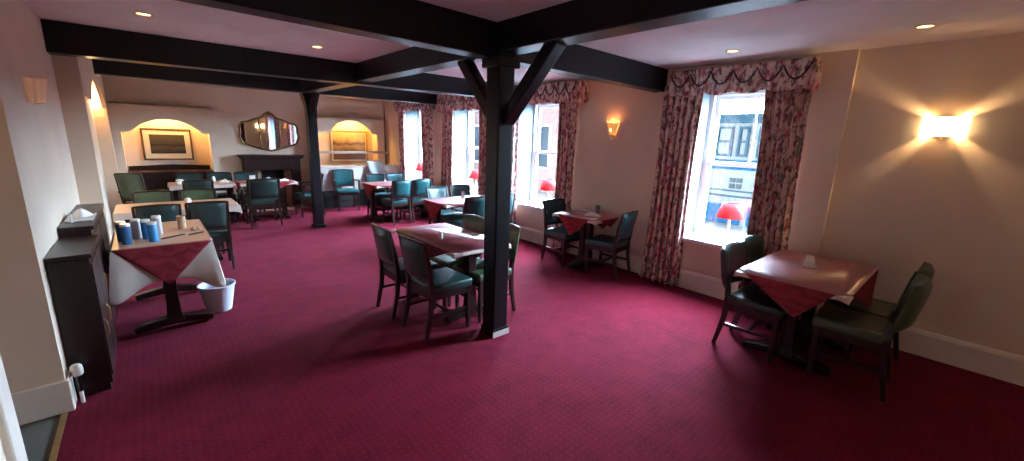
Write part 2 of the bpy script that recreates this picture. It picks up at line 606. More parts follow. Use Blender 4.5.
# skirting along the window wall
b = MB()
for a, c, dx in ((YF, 0.895, 0.0), (0.895, 2.765, 0.055), (2.765, YB, 0.0)):
    prof = [(XW - dx - 0.001, 0.0), (XW - dx - 0.022, 0.0), (XW - dx - 0.022, 0.19), (XW - dx - 0.012, 0.215), (XW - dx - 0.001, 0.225)]
    b.prism([(p[0], p[1]) for p in prof], 'y', a, c)
b.build('baseboard_right', M['skirt'], kind='structure')

# back wall with its two arched, lit niches in boxed breasts
MB().box((-1.2, YB, -0.1), (XW + 0.44, YB + 0.30, ZC)).build('wall_back', M['wall'], kind='structure')


def arch_outline(x0, x1, z0, z1, ax0, ax1, zs, za, open_bottom=True, n=20):
    """front panel of a niche surround: the rectangle x0..x1, z0..z1 less an arched opening (as an outline running round it)"""
    pts = [(x0, z1), (x0, zs), (ax0, zs)]
    h = za - zs
    wd = (ax1 - ax0) / 2
    cx = (ax0 + ax1) / 2
    rad = (wd * wd + h * h) / (2 * h)
    a0 = math.asin(min(1, wd / rad))
    for i in range(1, n):
        a = -a0 + 2 * a0 * i / n
        pts.append((cx + rad * sin(a), za - rad + rad * cos(a)))
    pts += [(ax1, zs), (x1, zs), (x1, z1)]
    return pts


def niche(name, x0, x1, ztop, jl, jr, ax0, ax1, zs, za, zbase=0.0):
    m = MB()
    m.prism(arch_outline(x0, x1, zs, ztop, ax0, ax1, zs, za), 'y', YB - 0.32, YB - 0.26)
    m.box((x0, YB - 0.32, ztop - 0.03), (x1, YB, ztop))             # lid
    m.box((x0, YB - 0.32, zbase), (jl, YB, zs))                      # left leg
    m.box((jr, YB - 0.32, zbase), (x1, YB, zs))                      # right leg
    m.box((x0, YB - 0.26, zs), (x0 + 0.05, YB, ztop - 0.03))
    m.box((x1 - 0.05, YB - 0.26, zs), (x1, YB, ztop - 0.03))
    return m.build(name, M['wall'], kind='structure')


niche('wall_back_niche', -0.44, 1.13, 2.12, -0.26, 1.03, -0.13, 0.92, 1.60, 1.85)
niche('wall_back_alcove', 2.98, 4.68, 2.09, 3.06, 4.50, 3.34, 4.38, 1.70, 2.00)

# left wall: near piece, doorway, pier with the shell light, then the breast with its own lit arch
m = MB()
m.box((-0.90, YF - 0.2, -0.1), (XL, 2.26, ZC))
m.box((-0.90, 2.26, 2.12), (XL, 3.40, ZC))
m.box((-1.20, 3.40, -0.1), (XL, YB, ZC))
m.build('wall_left', M['wall'], kind='structure')
m = MB()
EX = -0.353
ob = arch_outline(5.68, 9.45, 1.97, ZC, 6.60, 9.20, 1.97, 2.31)
m.prism(ob, 'x', EX - 0.05, EX)
m.box((XL, 5.68, 0.0), (EX, 5.74, 1.97))
m.box((XL, 9.30, 0.0), (EX, 9.45, 1.97))
m.box((XL, 5.68, 1.97), (EX - 0.05, 5.74, ZC))
m.box((XL, 9.39, 1.97), (EX - 0.05, 9.45, ZC))
m.build('wall_left_breast', M['wall'], kind='structure')
m = MB()
m.box((-0.90, 3.382, 0.0), (XL + 0.016, 3.40, 0.205))
m.box((XL, 3.40, 0.0), (XL + 0.016, 3.515, 0.205))
m.build('baseboard_left', M['skirt'], kind='structure', bevel=0.006)
m = MB()
m.box((XL - 0.02, 2.18, 0.0), (XL + 0.025, 2.30, 2.18))
m.box((-0.90, 2.255, 0.0), (XL - 0.02, 2.30, 2.12))
m.box((XL, 2.18, 2.10), (XL + 0.02, 3.40, 2.20))
m.build('trim_2', M['skirt'], kind='structure', bevel=0.008)
MB().box((-3.1, 1.0, -0.1), (-3.0, 4.8, ZC)).build('wall_corridor', M['wall'], kind='structure')
m = MB()
m.box((-3.0, 4.5, -0.1), (-1.2, 4.6, ZC)); m.box((-3.0, 1.1, -0.1), (-0.9, 1.2, ZC))
m.build('wall_corridor_end', M['wall'], kind='structure')
MB().box((-0.9, YF - 0.2, -0.1), (XW + 0.44, YF, ZC)).build('wall_front', M['wall'], kind='structure')

# sash windows
for k, (a, c) in enumerate(OPEN):
    x = 5.18
    root = MB()
    for lo, hi in (((x - 0.06, a, Z_SILL), (x + 0.06, a + 0.06, Z_HEAD)), ((x - 0.06, c - 0.06, Z_SILL), (x + 0.06, c, Z_HEAD)),
                   ((x - 0.06, a + 0.06, Z_HEAD - 0.06), (x + 0.06, c - 0.06, Z_HEAD)), ((x - 0.06, a + 0.06, Z_SILL), (x + 0.06, c - 0.06, Z_SILL + 0.05))):
        root.box(lo, hi)
    win = root.build('window_%d' % (k + 1), M['white'], kind='structure', bevel=0.004)
    zm = 1.49
    for nm, xa, z0, z1 in (('upper_sash', x + 0.015, zm - 0.02, Z_HEAD - 0.06), ('lower_sash', x - 0.03, Z_SILL + 0.05, zm + 0.02)):
        s = MB()
        y0, y1 = a + 0.06, c - 0.06
        s.box((xa - 0.018, y0, z0), (xa + 0.018, y0 + 0.05, z1)); s.box((xa - 0.018, y1 - 0.05, z0), (xa + 0.018, y1, z1))
        s.box((xa - 0.018, y0 + 0.05, z0), (xa + 0.018, y1 - 0.05, z0 + 0.045)); s.box((xa - 0.018, y0 + 0.05, z1 - 0.045), (xa + 0.018, y1 - 0.05, z1))
        ym = (y0 + y1) / 2
        if nm == 'upper_sash':
            s.box((xa - 0.012, ym - 0.011, z0 + 0.045), (xa + 0.012, ym + 0.011, z1 - 0.045))
        so = s.build(nm, M['white'], win, bevel=0.003)
        MB().box((xa - 0.003, y0 + 0.04, z0 + 0.04), (xa + 0.003, y1 - 0.04, z1 - 0.04)).build('pane', M['glass'], so)
    rv = MB()
    rv.box((XW - 0.002, a - 0.001, Z_SILL), (x - 0.06, a + 0.012, Z_HEAD)); rv.box((XW - 0.002, c - 0.012, Z_SILL), (x - 0.06, c + 0.001, Z_HEAD))
    rv.box((XW - 0.002, a, Z_HEAD - 0.012), (x - 0.06, c, Z_HEAD + 0.001))
    rv.build('reveal', M['reveal'], win)
    pj = 0.055 if k == 0 else 0.0
    MB().box((XW - pj - 0.045, a - 0.05, Z_SILL - 0.03), (x - 0.05, c + 0.05, Z_SILL + 0.012)).build('window_sill', M['white'], win, bevel=0.006)
    p = lamp('window_portal', 'AREA', (X_OUT + 0.03, (a + c) / 2, (Z_SILL + Z_HEAD) / 2), 1, size=c - a, sy=Z_HEAD - Z_SILL, rot=(0, radians(90), 0))
    p.data.shape = 'RECTANGLE'; p.data.size = Z_HEAD - Z_SILL; p.data.size_y = c - a
    p.data.cycles.is_portal = True

# ------------------------------------------------------------------ beams and posts
def beam(lab, p0, p1, w, z0, z1, z0b=None):
    """a ceiling beam whose near face runs p0->p1 at the floor plan; w is its depth away from the viewer's side"""
    p0, p1 = Vector((*p0, 0)), Vector((*p1, 0))
    n = Vector((-(p1 - p0).y, (p1 - p0).x, 0)).normalized() * w
    z0b = z0 if z0b is None else z0b
    v = [(*p0.xy, z0), (*p1.xy, z0b), (*(p1 + n).xy, z0b), (*(p0 + n).xy, z0), (*p0.xy, z1), (*p1.xy, z1), (*(p1 + n).xy, z1), (*(p0 + n).xy, z1)]
    m = MB()
    m._add(v, [(0, 3, 2, 1), (4, 5, 6, 7), (0, 1, 5, 4), (1, 2, 6, 5), (2, 3, 7, 6), (3, 0, 4, 7)])
    return tag(m.build('ceiling_beam', M['beam'], bevel=0.008), lab, 'beam', kind='structure')


beam('black cross beam over the nearer post, running to the wall beside the near window', (XL, 2.585), (XW, 2.665), 0.16, 2.305, ZC + 0.02)
beam('black cross beam midway between the two posts, spanning the whole room', (XL - 0.1, 5.44), (XW, 5.32), 0.20, 2.295, ZC + 0.02, 2.33)
beam('farthest black cross beam, resting on the rear post', (XL, 7.80), (XW, 7.74), 0.22, 2.35, ZC + 0.02)
beam('black lengthwise beam running overhead from behind the camera through both posts', (2.32, YF), (2.30, 7.80), 0.19, 2.345, ZC + 0.02)

post = thing('timber_post', (2.18, 2.64, 0), 0, 'thick black timber post with two braces beside the middle table', 'post')
MB().box((-0.080, -0.080, 0.05), (0.080, 0.080, 2.345)).build('shaft', M['beam'], post, bevel=0.012)
m = MB(); m.box((-0.089, -0.089, 0.0), (0.089, 0.089, 0.075)); m.build('base_block', M['beam'], post, bevel=0.008)
m = MB(); m.box((-0.108, -0.108, 2.235), (0.108, 0.108, 2.303)); m.build('capital', M['beam'], post, bevel=0.008)
for s in (-1, 1):
    MB().bar((0.02, s * 0.06, 1.84), (0.04, s * 0.56, 2.37), 0.10, 0.105, up=(1, 0, 0)).build('brace', M['beam'], post, bevel=0.008)
m = MB(); m.box((-0.089, -0.094, 0.0), (0.091, -0.088, 0.05)); m.build('worn_edge', M['greyplastic'], post)
post['kind'] = 'thing'

post2 = thing('timber_post', (2.27, 7.90, 0), 0, 'slimmer black timber post with flared head near the fireplace', 'post')
m = MB()
m.path([(0, 0, 0.05), (0, 0, 1.9), (0.0, 0, 2.12), (0.0, 0, 2.35)], [0.15, 0.15, 0.17, 0.28], [0.16, 0.16, 0.17, 0.20], up=(0, 1, 0))
m.build('shaft', M['beam'], post2, bevel=0.01)
MB().box((-0.10, -0.10, 0), (0.10, 0.10, 0.06)).build('base_block', M['beam'], post2, bevel=0.008)
MB().bar((0, -0.06, 2.06), (0, -0.30, 2.35), 0.08, 0.08, up=(1, 0, 0)).build('brace', M['beam'], post2, bevel=0.008)

# ------------------------------------------------------------------ curtains and valances
XC = 4.668
def curtain(y0, y1, ztop, zbot, label, group, flare=0.02, folds=7, seed=0, lean=0.0):
    r = random.Random(seed)
    ph = [r.uniform(0, 6.28) for _ in range(3)]
    wd = abs(y1 - y0)
    m = MB()
    def fn(u, v):
        z = ztop + (zbot - ztop) * v
        sq = 1 - 0.10 * sin(pi * min(1, v * 1.1)) + flare * v
        yy = (y0 + y1) / 2 + (u - 0.5) * wd * sq + lean * v
        amp = 0.022 + 0.018 * v
        x = XC + amp * sin(2 * pi * folds * u + ph[0] + 0.5 * sin(3 * v + ph[1])) + 0.012 * sin(5.3 * u * pi + ph[2] + 2 * v)
        return (x, yy + 0.010 * sin(4 * pi * folds * u + ph[1]), z)
    m.grid(fn, folds * 12, 24)
    return tag(m.build('curtain', M['floral'], smooth=True, solid=0.006, angle=180), label, 'curtain', group)


def valance(y0, y1, zt, zb, label, x=4.60, xback=None, seed=0, swags=7):
    xb = xback or XW
    root = thing('curtain_valance', (0, (y0 + y1) / 2, 0), 0, label, 'valance', 'floral pelmets over the windows')
    yc = (y0 + y1) / 2
    L0, L1 = xb - x, (y1 - y0)
    tot = 2 * L0 + L1
    m = MB()
    def at(s):
        if s < L0: return (xb - s, y0 - yc), (0, -1)
        if s < L0 + L1: return (x, y0 - yc + (s - L0)), (-1, 0)
        return (x + (s - L0 - L1), y1 - yc), (0, 1)
    def fn(u, v):
        s = u * tot
        p, n = at(s)
        am = 0.016 * (0.3 + v) * sin(2 * pi * s / 0.085) + 0.02 * sin(pi * v) 
        zz = zt + (zb - zt) * v - v * 0.035 * abs(sin(pi * s / (tot / swags)))
        return (p[0] + n[0] * am, p[1] + n[1] * am, zz)
    m.grid(fn, int(tot / 0.012), 8)
    m.build('frill', M['floral'], root, smooth=True, solid=0.006, angle=180)
    MB().box((x + 0.012, y0 - yc + 0.012, zt - 0.02), (xb - 0.003, y1 - yc - 0.012, zt - 0.004)).build('pelmet_board', M['white'], root)
    c = MB()
    pts = []
    n = swags * 10
    for i in range(n + 1):
        t = i / n
        ph = (t * swags) % 1.0
        pts.append((x - 0.045, y0 - yc + 0.02 + t * (L1 - 0.04), zt - 0.05 - 0.13 * (1 - (2 * ph - 1) ** 2)))
    c.tube(pts, 0.009, 6)
    c.build('cord_trim', M['fringe'], root, smooth=True)
    return root


CG = 'floral curtains at the windows'
curtain(2.17, 2.64, 2.36, 0.015, 'floral curtain hanging to the floor beside the small red table, near window', CG, seed=1, folds=6, lean=0.05)
curtain(1.17, 1.56, 2.36, 0.015, 'floral curtain of the near window falling behind the nearest table', CG, seed=2, folds=7, lean=-0.05)
curtain(5.18, 5.62, 2.36, 0.05, 'floral curtain on the far side of the window behind the nearer post', CG, seed=3, folds=6)
curtain(3.94, 4.28, 2.36, 0.05, 'floral curtain beside the amber wall light, behind the small red table', CG, seed=4, folds=6)
curtain(7.08, 7.50, 2.33, 0.05, 'floral curtain on the far side of the third window, behind the four-chair table', CG, seed=5, folds=6)
curtain(5.84, 6.24, 2.33, 0.05, 'floral curtain on the near side of the third window, left of the post', CG, seed=6, folds=6)
curtain(9.10, 9.45, 2.33, 0.05, 'farthest floral curtain, next to the back corner by the buffet', CG, seed=7, folds=5)
curtain(7.92, 8.32, 2.33, 0.05, 'floral curtain between the two farthest windows, beside the far red lamp', CG, seed=8, folds=5)
valance(1.16, 2.53, 2.50, 2.25, 'floral swagged pelmet over the near window above the bright table', swags=6)
valance(3.88, 5.66, 2.52, 2.25, 'floral pelmet behind the brace of the nearer post', swags=9)
valance(5.80, 7.56, 2.52, 2.22, 'floral pelmet over the third window, beyond the middle beam', swags=9)
valance(7.98, 9.48, 2.50, 2.27, 'farthest floral pelmet tucked behind the last beam', swags=8)

# ------------------------------------------------------------------ chairs
def make_chair(label, group, fab='vinyl', arms=False, wide=0.0, tall=0.0, padded=False):
    """dining chair facing +y, its origin on the floor under the seat"""
    t = thing('dining_chair' if not arms else 'armchair', (0, 0, 0), 0, label, 'chair' if not arms else 'armchair', group)
    f, wd = M[fab], M['chairwood']
    hw = 0.205 + wide / 2
    MB().rbox((-hw - 0.005, -0.195, 0.395), (hw + 0.005, 0.225, 0.475), 0.03, 4).build('seat', f, t, smooth=True, angle=60)
    m = MB()
    m.box((-hw + 0.01, 0.175, 0.345), (hw - 0.01, 0.20, 0.405)); m.box((-hw + 0.01, -0.20, 0.345), (hw - 0.01, -0.175, 0.405))
    for s in (-1, 1):
        m.box((s * (hw - 0.015) - 0.011, -0.19, 0.345), (s * (hw - 0.015) + 0.011, 0.19, 0.405))
    m.build('seat_frame', wd, t, bevel=0.003)
    for s in (-1, 1):
        MB().bar((s * (hw - 0.018), 0.185, 0.0), (s * (hw - 0.018), 0.185, 0.41), 0.028, 0.028, up=(0, 1, 0), w1=0.038, h1=0.038).build('leg', wd, t, bevel=0.003)
        pts = [(s * (hw - 0.018), -0.255, 0.0), (s * (hw - 0.018), -0.205, 0.25), (s * (hw - 0.018), -0.195, 0.44), (s * (hw - 0.012), -0.225, 0.66), (s * (hw - 0.008), -0.27, 0.855 + tall)]
        ws, hs = [0.028, 0.034, 0.036, 0.030, 0.026], [0.030, 0.038, 0.042, 0.034, 0.026]
        k = 4 if padded else 5
        if padded:
            pts[3] = (s * (hw - 0.03), -0.212, 0.56)
        MB().path(pts[:k], ws[:k], hs[:k], up=(0, 1, 0)).build('leg', wd, t, bevel=0.003)
    # upright padded back, gently curved and raked
    def back(z0, z1, half, th, bw=0.028):
        g = MB()
        n = 10
        rows = []
        for j in range(9):
            vv = j / 8
            z = z0 + (z1 - z0) * vv
            yb = -0.200 - 0.075 * max(0, (z - 0.45)) / 0.41
            rows.append((z, yb))
        def fn(u, v, side):
            z = z0 + (z1 - z0) * v
            yb = -0.198 - 0.072 * max(0, (z - 0.45)) / 0.41
            x = (u - 0.5) * 2 * half
            bow = -bw * (1 - (2 * u - 1) ** 2)
            edge = min(1, 6 * min(u, 1 - u)) ** 0.5 * min(1, 6 * min(v, 1 - v)) ** 0.5
            return (x, yb + bow + side * (0.006 + (th / 2) * edge), z + 0.012 * (1 - (2 * u - 1) ** 2) * v)
        g.grid(lambda u, v: fn(u, v, 1), 14, 10)
        g.grid(lambda u, v: fn(u, v, -1), 14, 10)
        # rim
        loop = [(i / 14, 0) for i in range(15)] + [(1, j / 10) for j in range(1, 11)] + [(i / 14, 1) for i in range(13, -1, -1)] + [(0, j / 10) for j in range(9, 0, -1)]
        v = [fn(u, w, 1) for u, w in loop] + [fn(u, w, -1) for u, w in loop]
        k = len(loop)
        g._add(v, [(i, (i + 1) % k, k + (i + 1) % k, k + i) for i in range(k)])
        bmesh.ops.remove_doubles(g.bm, verts=list(g.bm.verts), dist=0.0004)
        return g
    if padded:
        back(0.505, 0.855 + tall, hw + 0.012, 0.062, 0.055).build('backrest', f, t, smooth=True, angle=70)
    else:
        back(0.535, 0.845 + tall, hw - 0.025, 0.040).build('backrest', f, t, smooth=True, angle=70)
    if not padded:
        pts = [((u - 0.5) * 2 * (hw - 0.006), -0.270 - 0.028 * (1 - (2 * u - 1) ** 2), 0.853 + tall + 0.012 * (1 - (2 * u - 1) ** 2)) for u in [i / 8 for i in range(9)]]
        MB().path(pts, 0.026, 0.022).build('top_rail', wd, t, bevel=0.003)
        pts = [((u - 0.5) * 2 * (hw - 0.02), -0.208 - 0.024 * (1 - (2 * u - 1) ** 2), 0.525) for u in [i / 8 for i in range(9)]]
        MB().path(pts, 0.022, 0.030).build('lower_rail', wd, t, bevel=0.003)
    for s in (-1, 1):
        MB().bar((s * (hw - 0.018), 0.185, 0.20), (s * (hw - 0.018), -0.21, 0.20), 0.016, 0.026).build('stretcher', wd, t)
    MB().bar((-hw + 0.018, -0.01, 0.20), (hw - 0.018, -0.01, 0.20), 0.016, 0.024).build('stretcher', wd, t)
    if arms:
        for s in (-1, 1):
            a = MB()
            a.path([(s * (hw + 0.015), -0.225, 0.655), (s * (hw + 0.03), -0.05, 0.665), (s * (hw + 0.03), 0.10, 0.660), (s * (hw + 0.025), 0.165, 0.645)], [0.04, 0.045, 0.05, 0.045], [0.026, 0.028, 0.028, 0.024])
            a.path([(s * (hw + 0.01), 0.155, 0.37), (s * (hw + 0.022), 0.14, 0.52), (s * (hw + 0.026), 0.125, 0.655)], 0.030, 0.034, up=(0, 1, 0))
            a.build('arm', wd, t, bevel=0.004)
    return t


_protos = {}
def chair(x, y, facing, label, group, **kw):
    """facing: degrees, 0 = +y, 90 = -x, 180 = -y, -90 = +x"""
    key = tuple(sorted(kw.items()))
    if key not in _protos:
        o = make_chair(label, group, **kw)
        _protos[key] = o
    else:
        o = copy_tree(_protos[key])
    o.location = (x, y, 0)
    o.rotation_euler = (0, 0, radians(facing))
    return tag(o, label, 'armchair' if kw.get('arms') else 'chair', group)


G1 = 'chairs at the nearest table by the window wall'
chair(3.78, 1.045, 180, 'green padded chair at the nearest table, window side of it, closest to the room centre', G1, padded=True)
chair(4.24, 1.05, 178, 'green padded chair at the nearest table, in front of the floral curtain', G1, padded=True)
chair(3.84, 0.43, 3, 'green chair tucked in at the near edge of the nearest table, farther from the wall', G1, fab='green_warmlit', padded=True)
chair(4.34, 0.45, -2, 'green chair tucked in at the near edge of the nearest table, against the wall', G1, fab='green_warmlit', padded=True)
G2 = 'chairs at the small red table between the windows'
chair(4.35, 3.75, 176, 'green chair at the small red table, end under the amber light nearest the far curtain', G2, fab='green_daylit')
chair(4.40, 3.055, 8, 'green chair with its back to the near window, at the small red table', G2, fab='green_daylit')
G3 = 'chairs at the middle table by the post'
chair(1.845, 3.60, -92, 'green chair at the middle table, room side, farther from the post', G3)
chair(1.86, 3.05, -88, 'green chair at the middle table, room side, closer to the post', G3)
chair(2.36, 3.56, 90, 'green-backed chair at the middle table, window side, showing left of the post', G3, fab='green_warmlit', padded=True)
chair(2.38, 3.07, 91, 'green-backed chair at the middle table, mostly hidden by the post', G3, fab='green_warmlit', padded=True)
G4 = 'chairs at the long table under the third window'
chair(3.58, 5.06, -2, 'green chair with its back to the room, at the table just behind the middle table', G4, fab='green_daylit')
chair(4.14, 5.10, 3, 'green chair behind the post, near edge of the table under the windows', G4, fab='green_daylit')
chair(3.70, 5.84, 182, 'green chair across the long window table, end farther from the red lamp', G4, fab='green_daylit')
chair(4.16, 5.86, 178, 'green chair across the long window table, directly below the red lamp', G4, fab='green_daylit')
G5 = 'chairs at the farthest window table'
chair(3.64, 7.56, 2, 'green chair back to the camera, farthest window table, on the room side', G5, fab='green_daylit')
chair(4.10, 7.58, -3, 'green chair back to the camera, farthest window table, next to the curtain', G5, fab='green_daylit')
chair(3.68, 8.36, 180, 'green chair beyond the farthest window table, in front of the curved screen', G5, fab='green_daylit')
chair(4.14, 8.36, 180, 'green chair beyond the farthest window table, under the farthest red lamp', G5, fab='green_daylit')
G7 = 'chairs at the second table of the side row'
chair(0.03, 6.20, 2, 'green chair between the canister table and the second table, closer to the pier wall', G7)
chair(0.50, 6.22, -2, 'green chair between the canister table and the second table, beside the open carpet', G7)
chair(0.03, 7.00, 181, 'green chair facing the camera across the second table, closer to the pier wall', G7, fab='green_warmlit')
chair(0.50, 7.02, 178, 'green chair facing the camera across the second table, nearer the carpet', G7, fab='green_warmlit')
G8 = 'chairs at the table before the print niche'
chair(0.62, 8.83, 0, 'dark chair with its back to the camera at the table before the print niche', G8)
chair(0.60, 9.72, 180, 'dark chair behind the table before the print niche, nearer the sideboard middle', G8)
chair(1.06, 9.72, 178, 'dark chair behind the table before the print niche, nearer the fireplace', G8)
chair(-0.06, 9.20, -38, 'high-backed green armchair in the corner beside the lit niche', G8, fab='green_warmlit', arms=True, tall=0.10)
G9 = 'chairs at the table before the fireplace'
chair(1.54, 8.68, 0, 'wide green armchair with its back to the camera, before the fireplace table', G9, arms=True, wide=0.10)
chair(1.52, 9.66, 180, 'dark chair between the fireplace and its table', G9)
chair(2.46, 9.18, 92, 'green-seated armchair turned towards the fireplace table, half behind the rear post', G9, arms=True, fab='green_daylit')
chair(3.36, 9.46, 172, 'green armchair standing alone against the pale buffet counter', 'armchairs', arms=True, wide=0.04, tall=0.02, fab='green_daylit')

# ------------------------------------------------------------------ tables
TG = 'dining tables with trestle bases'
def table(x0, x1, y0, y1, zt, along, label, inset=0.20, pale=False, topmat='darkwood'):
    """trestle table: top, two columns on sled feet, stretcher; `along` is its long axis"""
    cx, cy = (x0 + x1) / 2, (y0 + y1) / 2
    t = thing('dining_table', (cx, cy, 0), 0, label, 'table', TG)
    hx, hy = (x1 - x0) / 2, (y1 - y0) / 2
    MB().box((-hx, -hy, zt - 0.034), (hx, hy, zt - 0.006)).build('table_top', M[topmat], t, bevel=0.004)
    wd = M['iron'] if pale else M['darkwood']
    L = hx if along == 'x' else hy
    S = (hy if along == 'x' else hx) - 0.05
    S = min(S, 0.31)
    def P(a, b, z):
        return (a, b, z) if along == 'x' else (b, a, z)
    upv = (1, 0, 0) if along == 'x' else (0, 1, 0)
    for s in (-1, 1):
        a = s * (L - inset)
        c = MB()
        c.path([P(a, 0, 0.06), P(a, 0, 0.14), P(a, 0, 0.30), P(a, 0, 0.55), P(a, 0, 0.66), P(a, 0, zt - 0.034)], [0.13, 0.10, 0.085, 0.085, 0.11, 0.13], [0.11, 0.09, 0.075, 0.075, 0.09, 0.10], up=upv)
        c.build('column', wd, t, bevel=0.006)
        f = MB()
        n = 12
        pts = [P(a, -S + 2 * S * i / n, 0.035 + 0.045 * (1 - abs(2 * i / n - 1)) ** 0.8) for i in range(n + 1)]
        hs = [0.055 + 0.02 * (1 - abs(2 * i / n - 1)) for i in range(n + 1)]
        f.path(pts, [0.075] * (n + 1), hs)
        f.build('foot', wd, t, bevel=0.008)
        br = MB()
        br.path([P(a, -S * 0.85, zt - 0.055), P(a, 0, zt - 0.075), P(a, S * 0.85, zt - 0.055)], [0.06, 0.07, 0.06], [0.035, 0.07, 0.035])
        br.build('bearer', wd, t)
    MB().bar(P(-L + inset, 0, 0.22), P(L - inset, 0, 0.22), 0.035, 0.075).build('stretcher', wd, t, bevel=0.004)
    return t


def undercloth(x0, x1, y0, y1, zt, drop, label, flare=0.12):
    """linen cloth over a table top with a skirt whose corners hang lower"""
    cx, cy = (x0 + x1) / 2, (y0 + y1) / 2
    hx, hy = (x1 - x0) / 2 + 0.004, (y1 - y0) / 2 + 0.004
    m = MB()
    per = []
    n = 26
    for (ax, ay, bx, by) in ((-hx, -hy, hx, -hy), (hx, -hy, hx, hy), (hx, hy, -hx, hy), (-hx, hy, -hx, -hy)):
        for i in range(n):
            t = i / n
            per.append((ax + (bx - ax) * t, ay + (by - ay) * t))
    def fn(u, v):
        i = int(round(u * len(per))) % len(per)
        px, py = per[i]
        dc = hypot(hx - abs(px), hy - abs(py))
        kk = exp(-(dc / (0.42 * drop + 0.01)) ** 2)
        d = drop * v * (1 + 0.45 * kk)
        nx = (1 if px > 0 else -1) if hx - abs(px) < 1e-6 else 0
        ny = (1 if py > 0 else -1) if hy - abs(py) < 1e-6 else 0
        if kk > 0.02:
            l = hypot(px / hx * kk + nx, py / hy * kk + ny) or 1
            nx, ny = (px / hx * kk + nx) / l, (py / hy * kk + ny) / l
        l = hypot(nx, ny) or 1
        o = 0.003 + d * (0.03 + flare * 1.2 * kk) + 0.006 * v * (drop / 0.3) * sin(i * 0.9)
        return (px + nx / l * o, py + ny / l * o, zt - d)
    m.grid(fn, len(per), 8, closed_u=True)
    m._add([(px, py, zt) for px, py in per], [tuple(range(len(per)))])
    bmesh.ops.remove_doubles(m.bm, verts=list(m.bm.verts), dist=0.004)
    o = m.build('tablecloth', M['cloth'], smooth=True, solid=0.003, angle=60)
    o.location = (cx, cy, 0)
    return tag(o, label, 'tablecloth', 'white linen undercloths')


def overcloth(x0, x1, y0, y1, zt, ha, hb, cut, label, side=('x-', 'x+', 'y-', 'y+'), skew=0.0):
    """red square laid cornerwise: covers the top but for small corners, and a pointed flap hangs over each edge"""
    cx, cy = (x0 + x1) / 2, (y0 + y1) / 2
    hx, hy = (x1 - x0) / 2 + 0.009, (y1 - y0) / 2 + 0.009
    zt += 0.004
    m = MB()
    oct_ = [(-hx + cut, -hy), (hx - cut, -hy), (hx, -hy + cut), (hx, hy - cut), (hx - cut, hy), (-hx + cut, hy), (-hx, hy - cut), (-hx, -hy + cut)]
    n = 12
    ring = []
    for i in range(8):
        a, b2 = oct_[i], oct_[(i + 1) % 8]
        k = n if i % 2 == 0 else 1
        for j in range(k):
            ring.append((a[0] + (b2[0] - a[0]) * j / k, a[1] + (b2[1] - a[1]) * j / k, zt))
    m._add(ring, [tuple(range(len(ring)))])
    for i, sd, h in ((0, (0, -1), hb), (2, (1, 0), ha), (4, (0, 1), hb), (6, (-1, 0), ha)):
        a, b2 = oct_[i], oct_[i + 1]
        key = ('x' if sd[0] else 'y') + ('+' if sum(sd) > 0 else '-')
        if key not in side or h <= 0:
            continue
        def fn(u, v):
            uu = 0.5 + skew * v + (u - 0.5) * (1 - v * 0.97)
            o = 0.010 * v + h * v * 0.12 + 0.010 * v * sin(11 * u) * (1 - v)
            return (a[0] + (b2[0] - a[0]) * uu + sd[0] * o, a[1] + (b2[1] - a[1]) * uu + sd[1] * o, zt - h * v)
        m.grid(fn, n, 10)
    bmesh.ops.remove_doubles(m.bm, verts=list(m.bm.verts), dist=0.002)
    o = m.build('tablecloth', M['red'], smooth=True, solid=0.003, angle=50)
    o.data.materials.append(M['redtop'])
    for p in o.data.polygons:
        if len(p.vertices) > 8:
            p.material_index = 1
    o.location = (cx, cy, 0)
    return tag(o, label, 'tablecloth', 'red overcloths laid cornerwise')


Z = 0.73
T1 = (3.43, 4.60, 0.44, 1.15)
table(*T1, Z, 'x', 'large red-covered table against the window wall, nearest the camera', inset=0.30, pale=True)
undercloth(*T1, Z, 0.03, 'thin white undercloth showing at the corners of the nearest table')
overcloth(*T1, Z, 0.225, 0.24, 0.075, 'red cloth shining in window light on the nearest table', skew=0.14)
T2 = (4.10, 4.70, 3.06, 3.76)
table(*T2, Z, 'y', 'small square red-covered table against the wall below the amber light', inset=0.30)
undercloth(*T2, Z, 0.03, 'thin white undercloth showing at the corners of the small wall table')
overcloth(*T2, Z, 0.24, 0.10, 0.10, 'red cloth with a pointed flap on the small wall table')
T3 = (1.88, 2.50, 2.83, 3.98)
table(*T3, Z, 'y', 'long table just behind the nearer post, with two chairs on each side')
undercloth(*T3, Z, 0.03, 'thin white undercloth showing at the corners of the table by the post')
overcloth(*T3, Z, 0.20, 0.22, 0.07, 'red cloth with pale window sheen on the table by the post', side=('x-', 'x+', 'y+'))
T4 = (3.20, 4.46, 5.02, 5.72)
table(*T4, Z, 'x', 'long table standing across the third window, seen left of the post', inset=0.05)
undercloth(*T4, Z, 0.03, 'thin white undercloth showing at the corners of the third-window table')
overcloth(*T4, Z, 0.27, 0.12, 0.06, 'red cloth with pale sheen and a red end flap, third-window table')
T5 = (3.28, 4.46, 7.58, 8.34)
table(*T5, Z, 'x', 'farthest table at the window wall, in front of the buffet', inset=0.05)
undercloth(*T5, Z, 0.03, 'thin white undercloth showing at the corners of the farthest window table')
overcloth(*T5, Z, 0.27, 0.12, 0.06, 'red cloth with a red end flap on the farthest window table')
Z6 = 0.75
T6 = (-0.280, 0.355, 4.33, 5.42)
table(*T6, Z6, 'y', 'canister table beside the dark sideboard, white cloth hanging low', inset=0.09)
undercloth(*T6, Z6, 0.285, 'long white cloth hanging to points at the corners of the canister table', flare=0.13)
overcloth(*T6, Z6, 0.06, 0.315, 0.010, 'deep red cloth with a big pointed flap on the canister table')
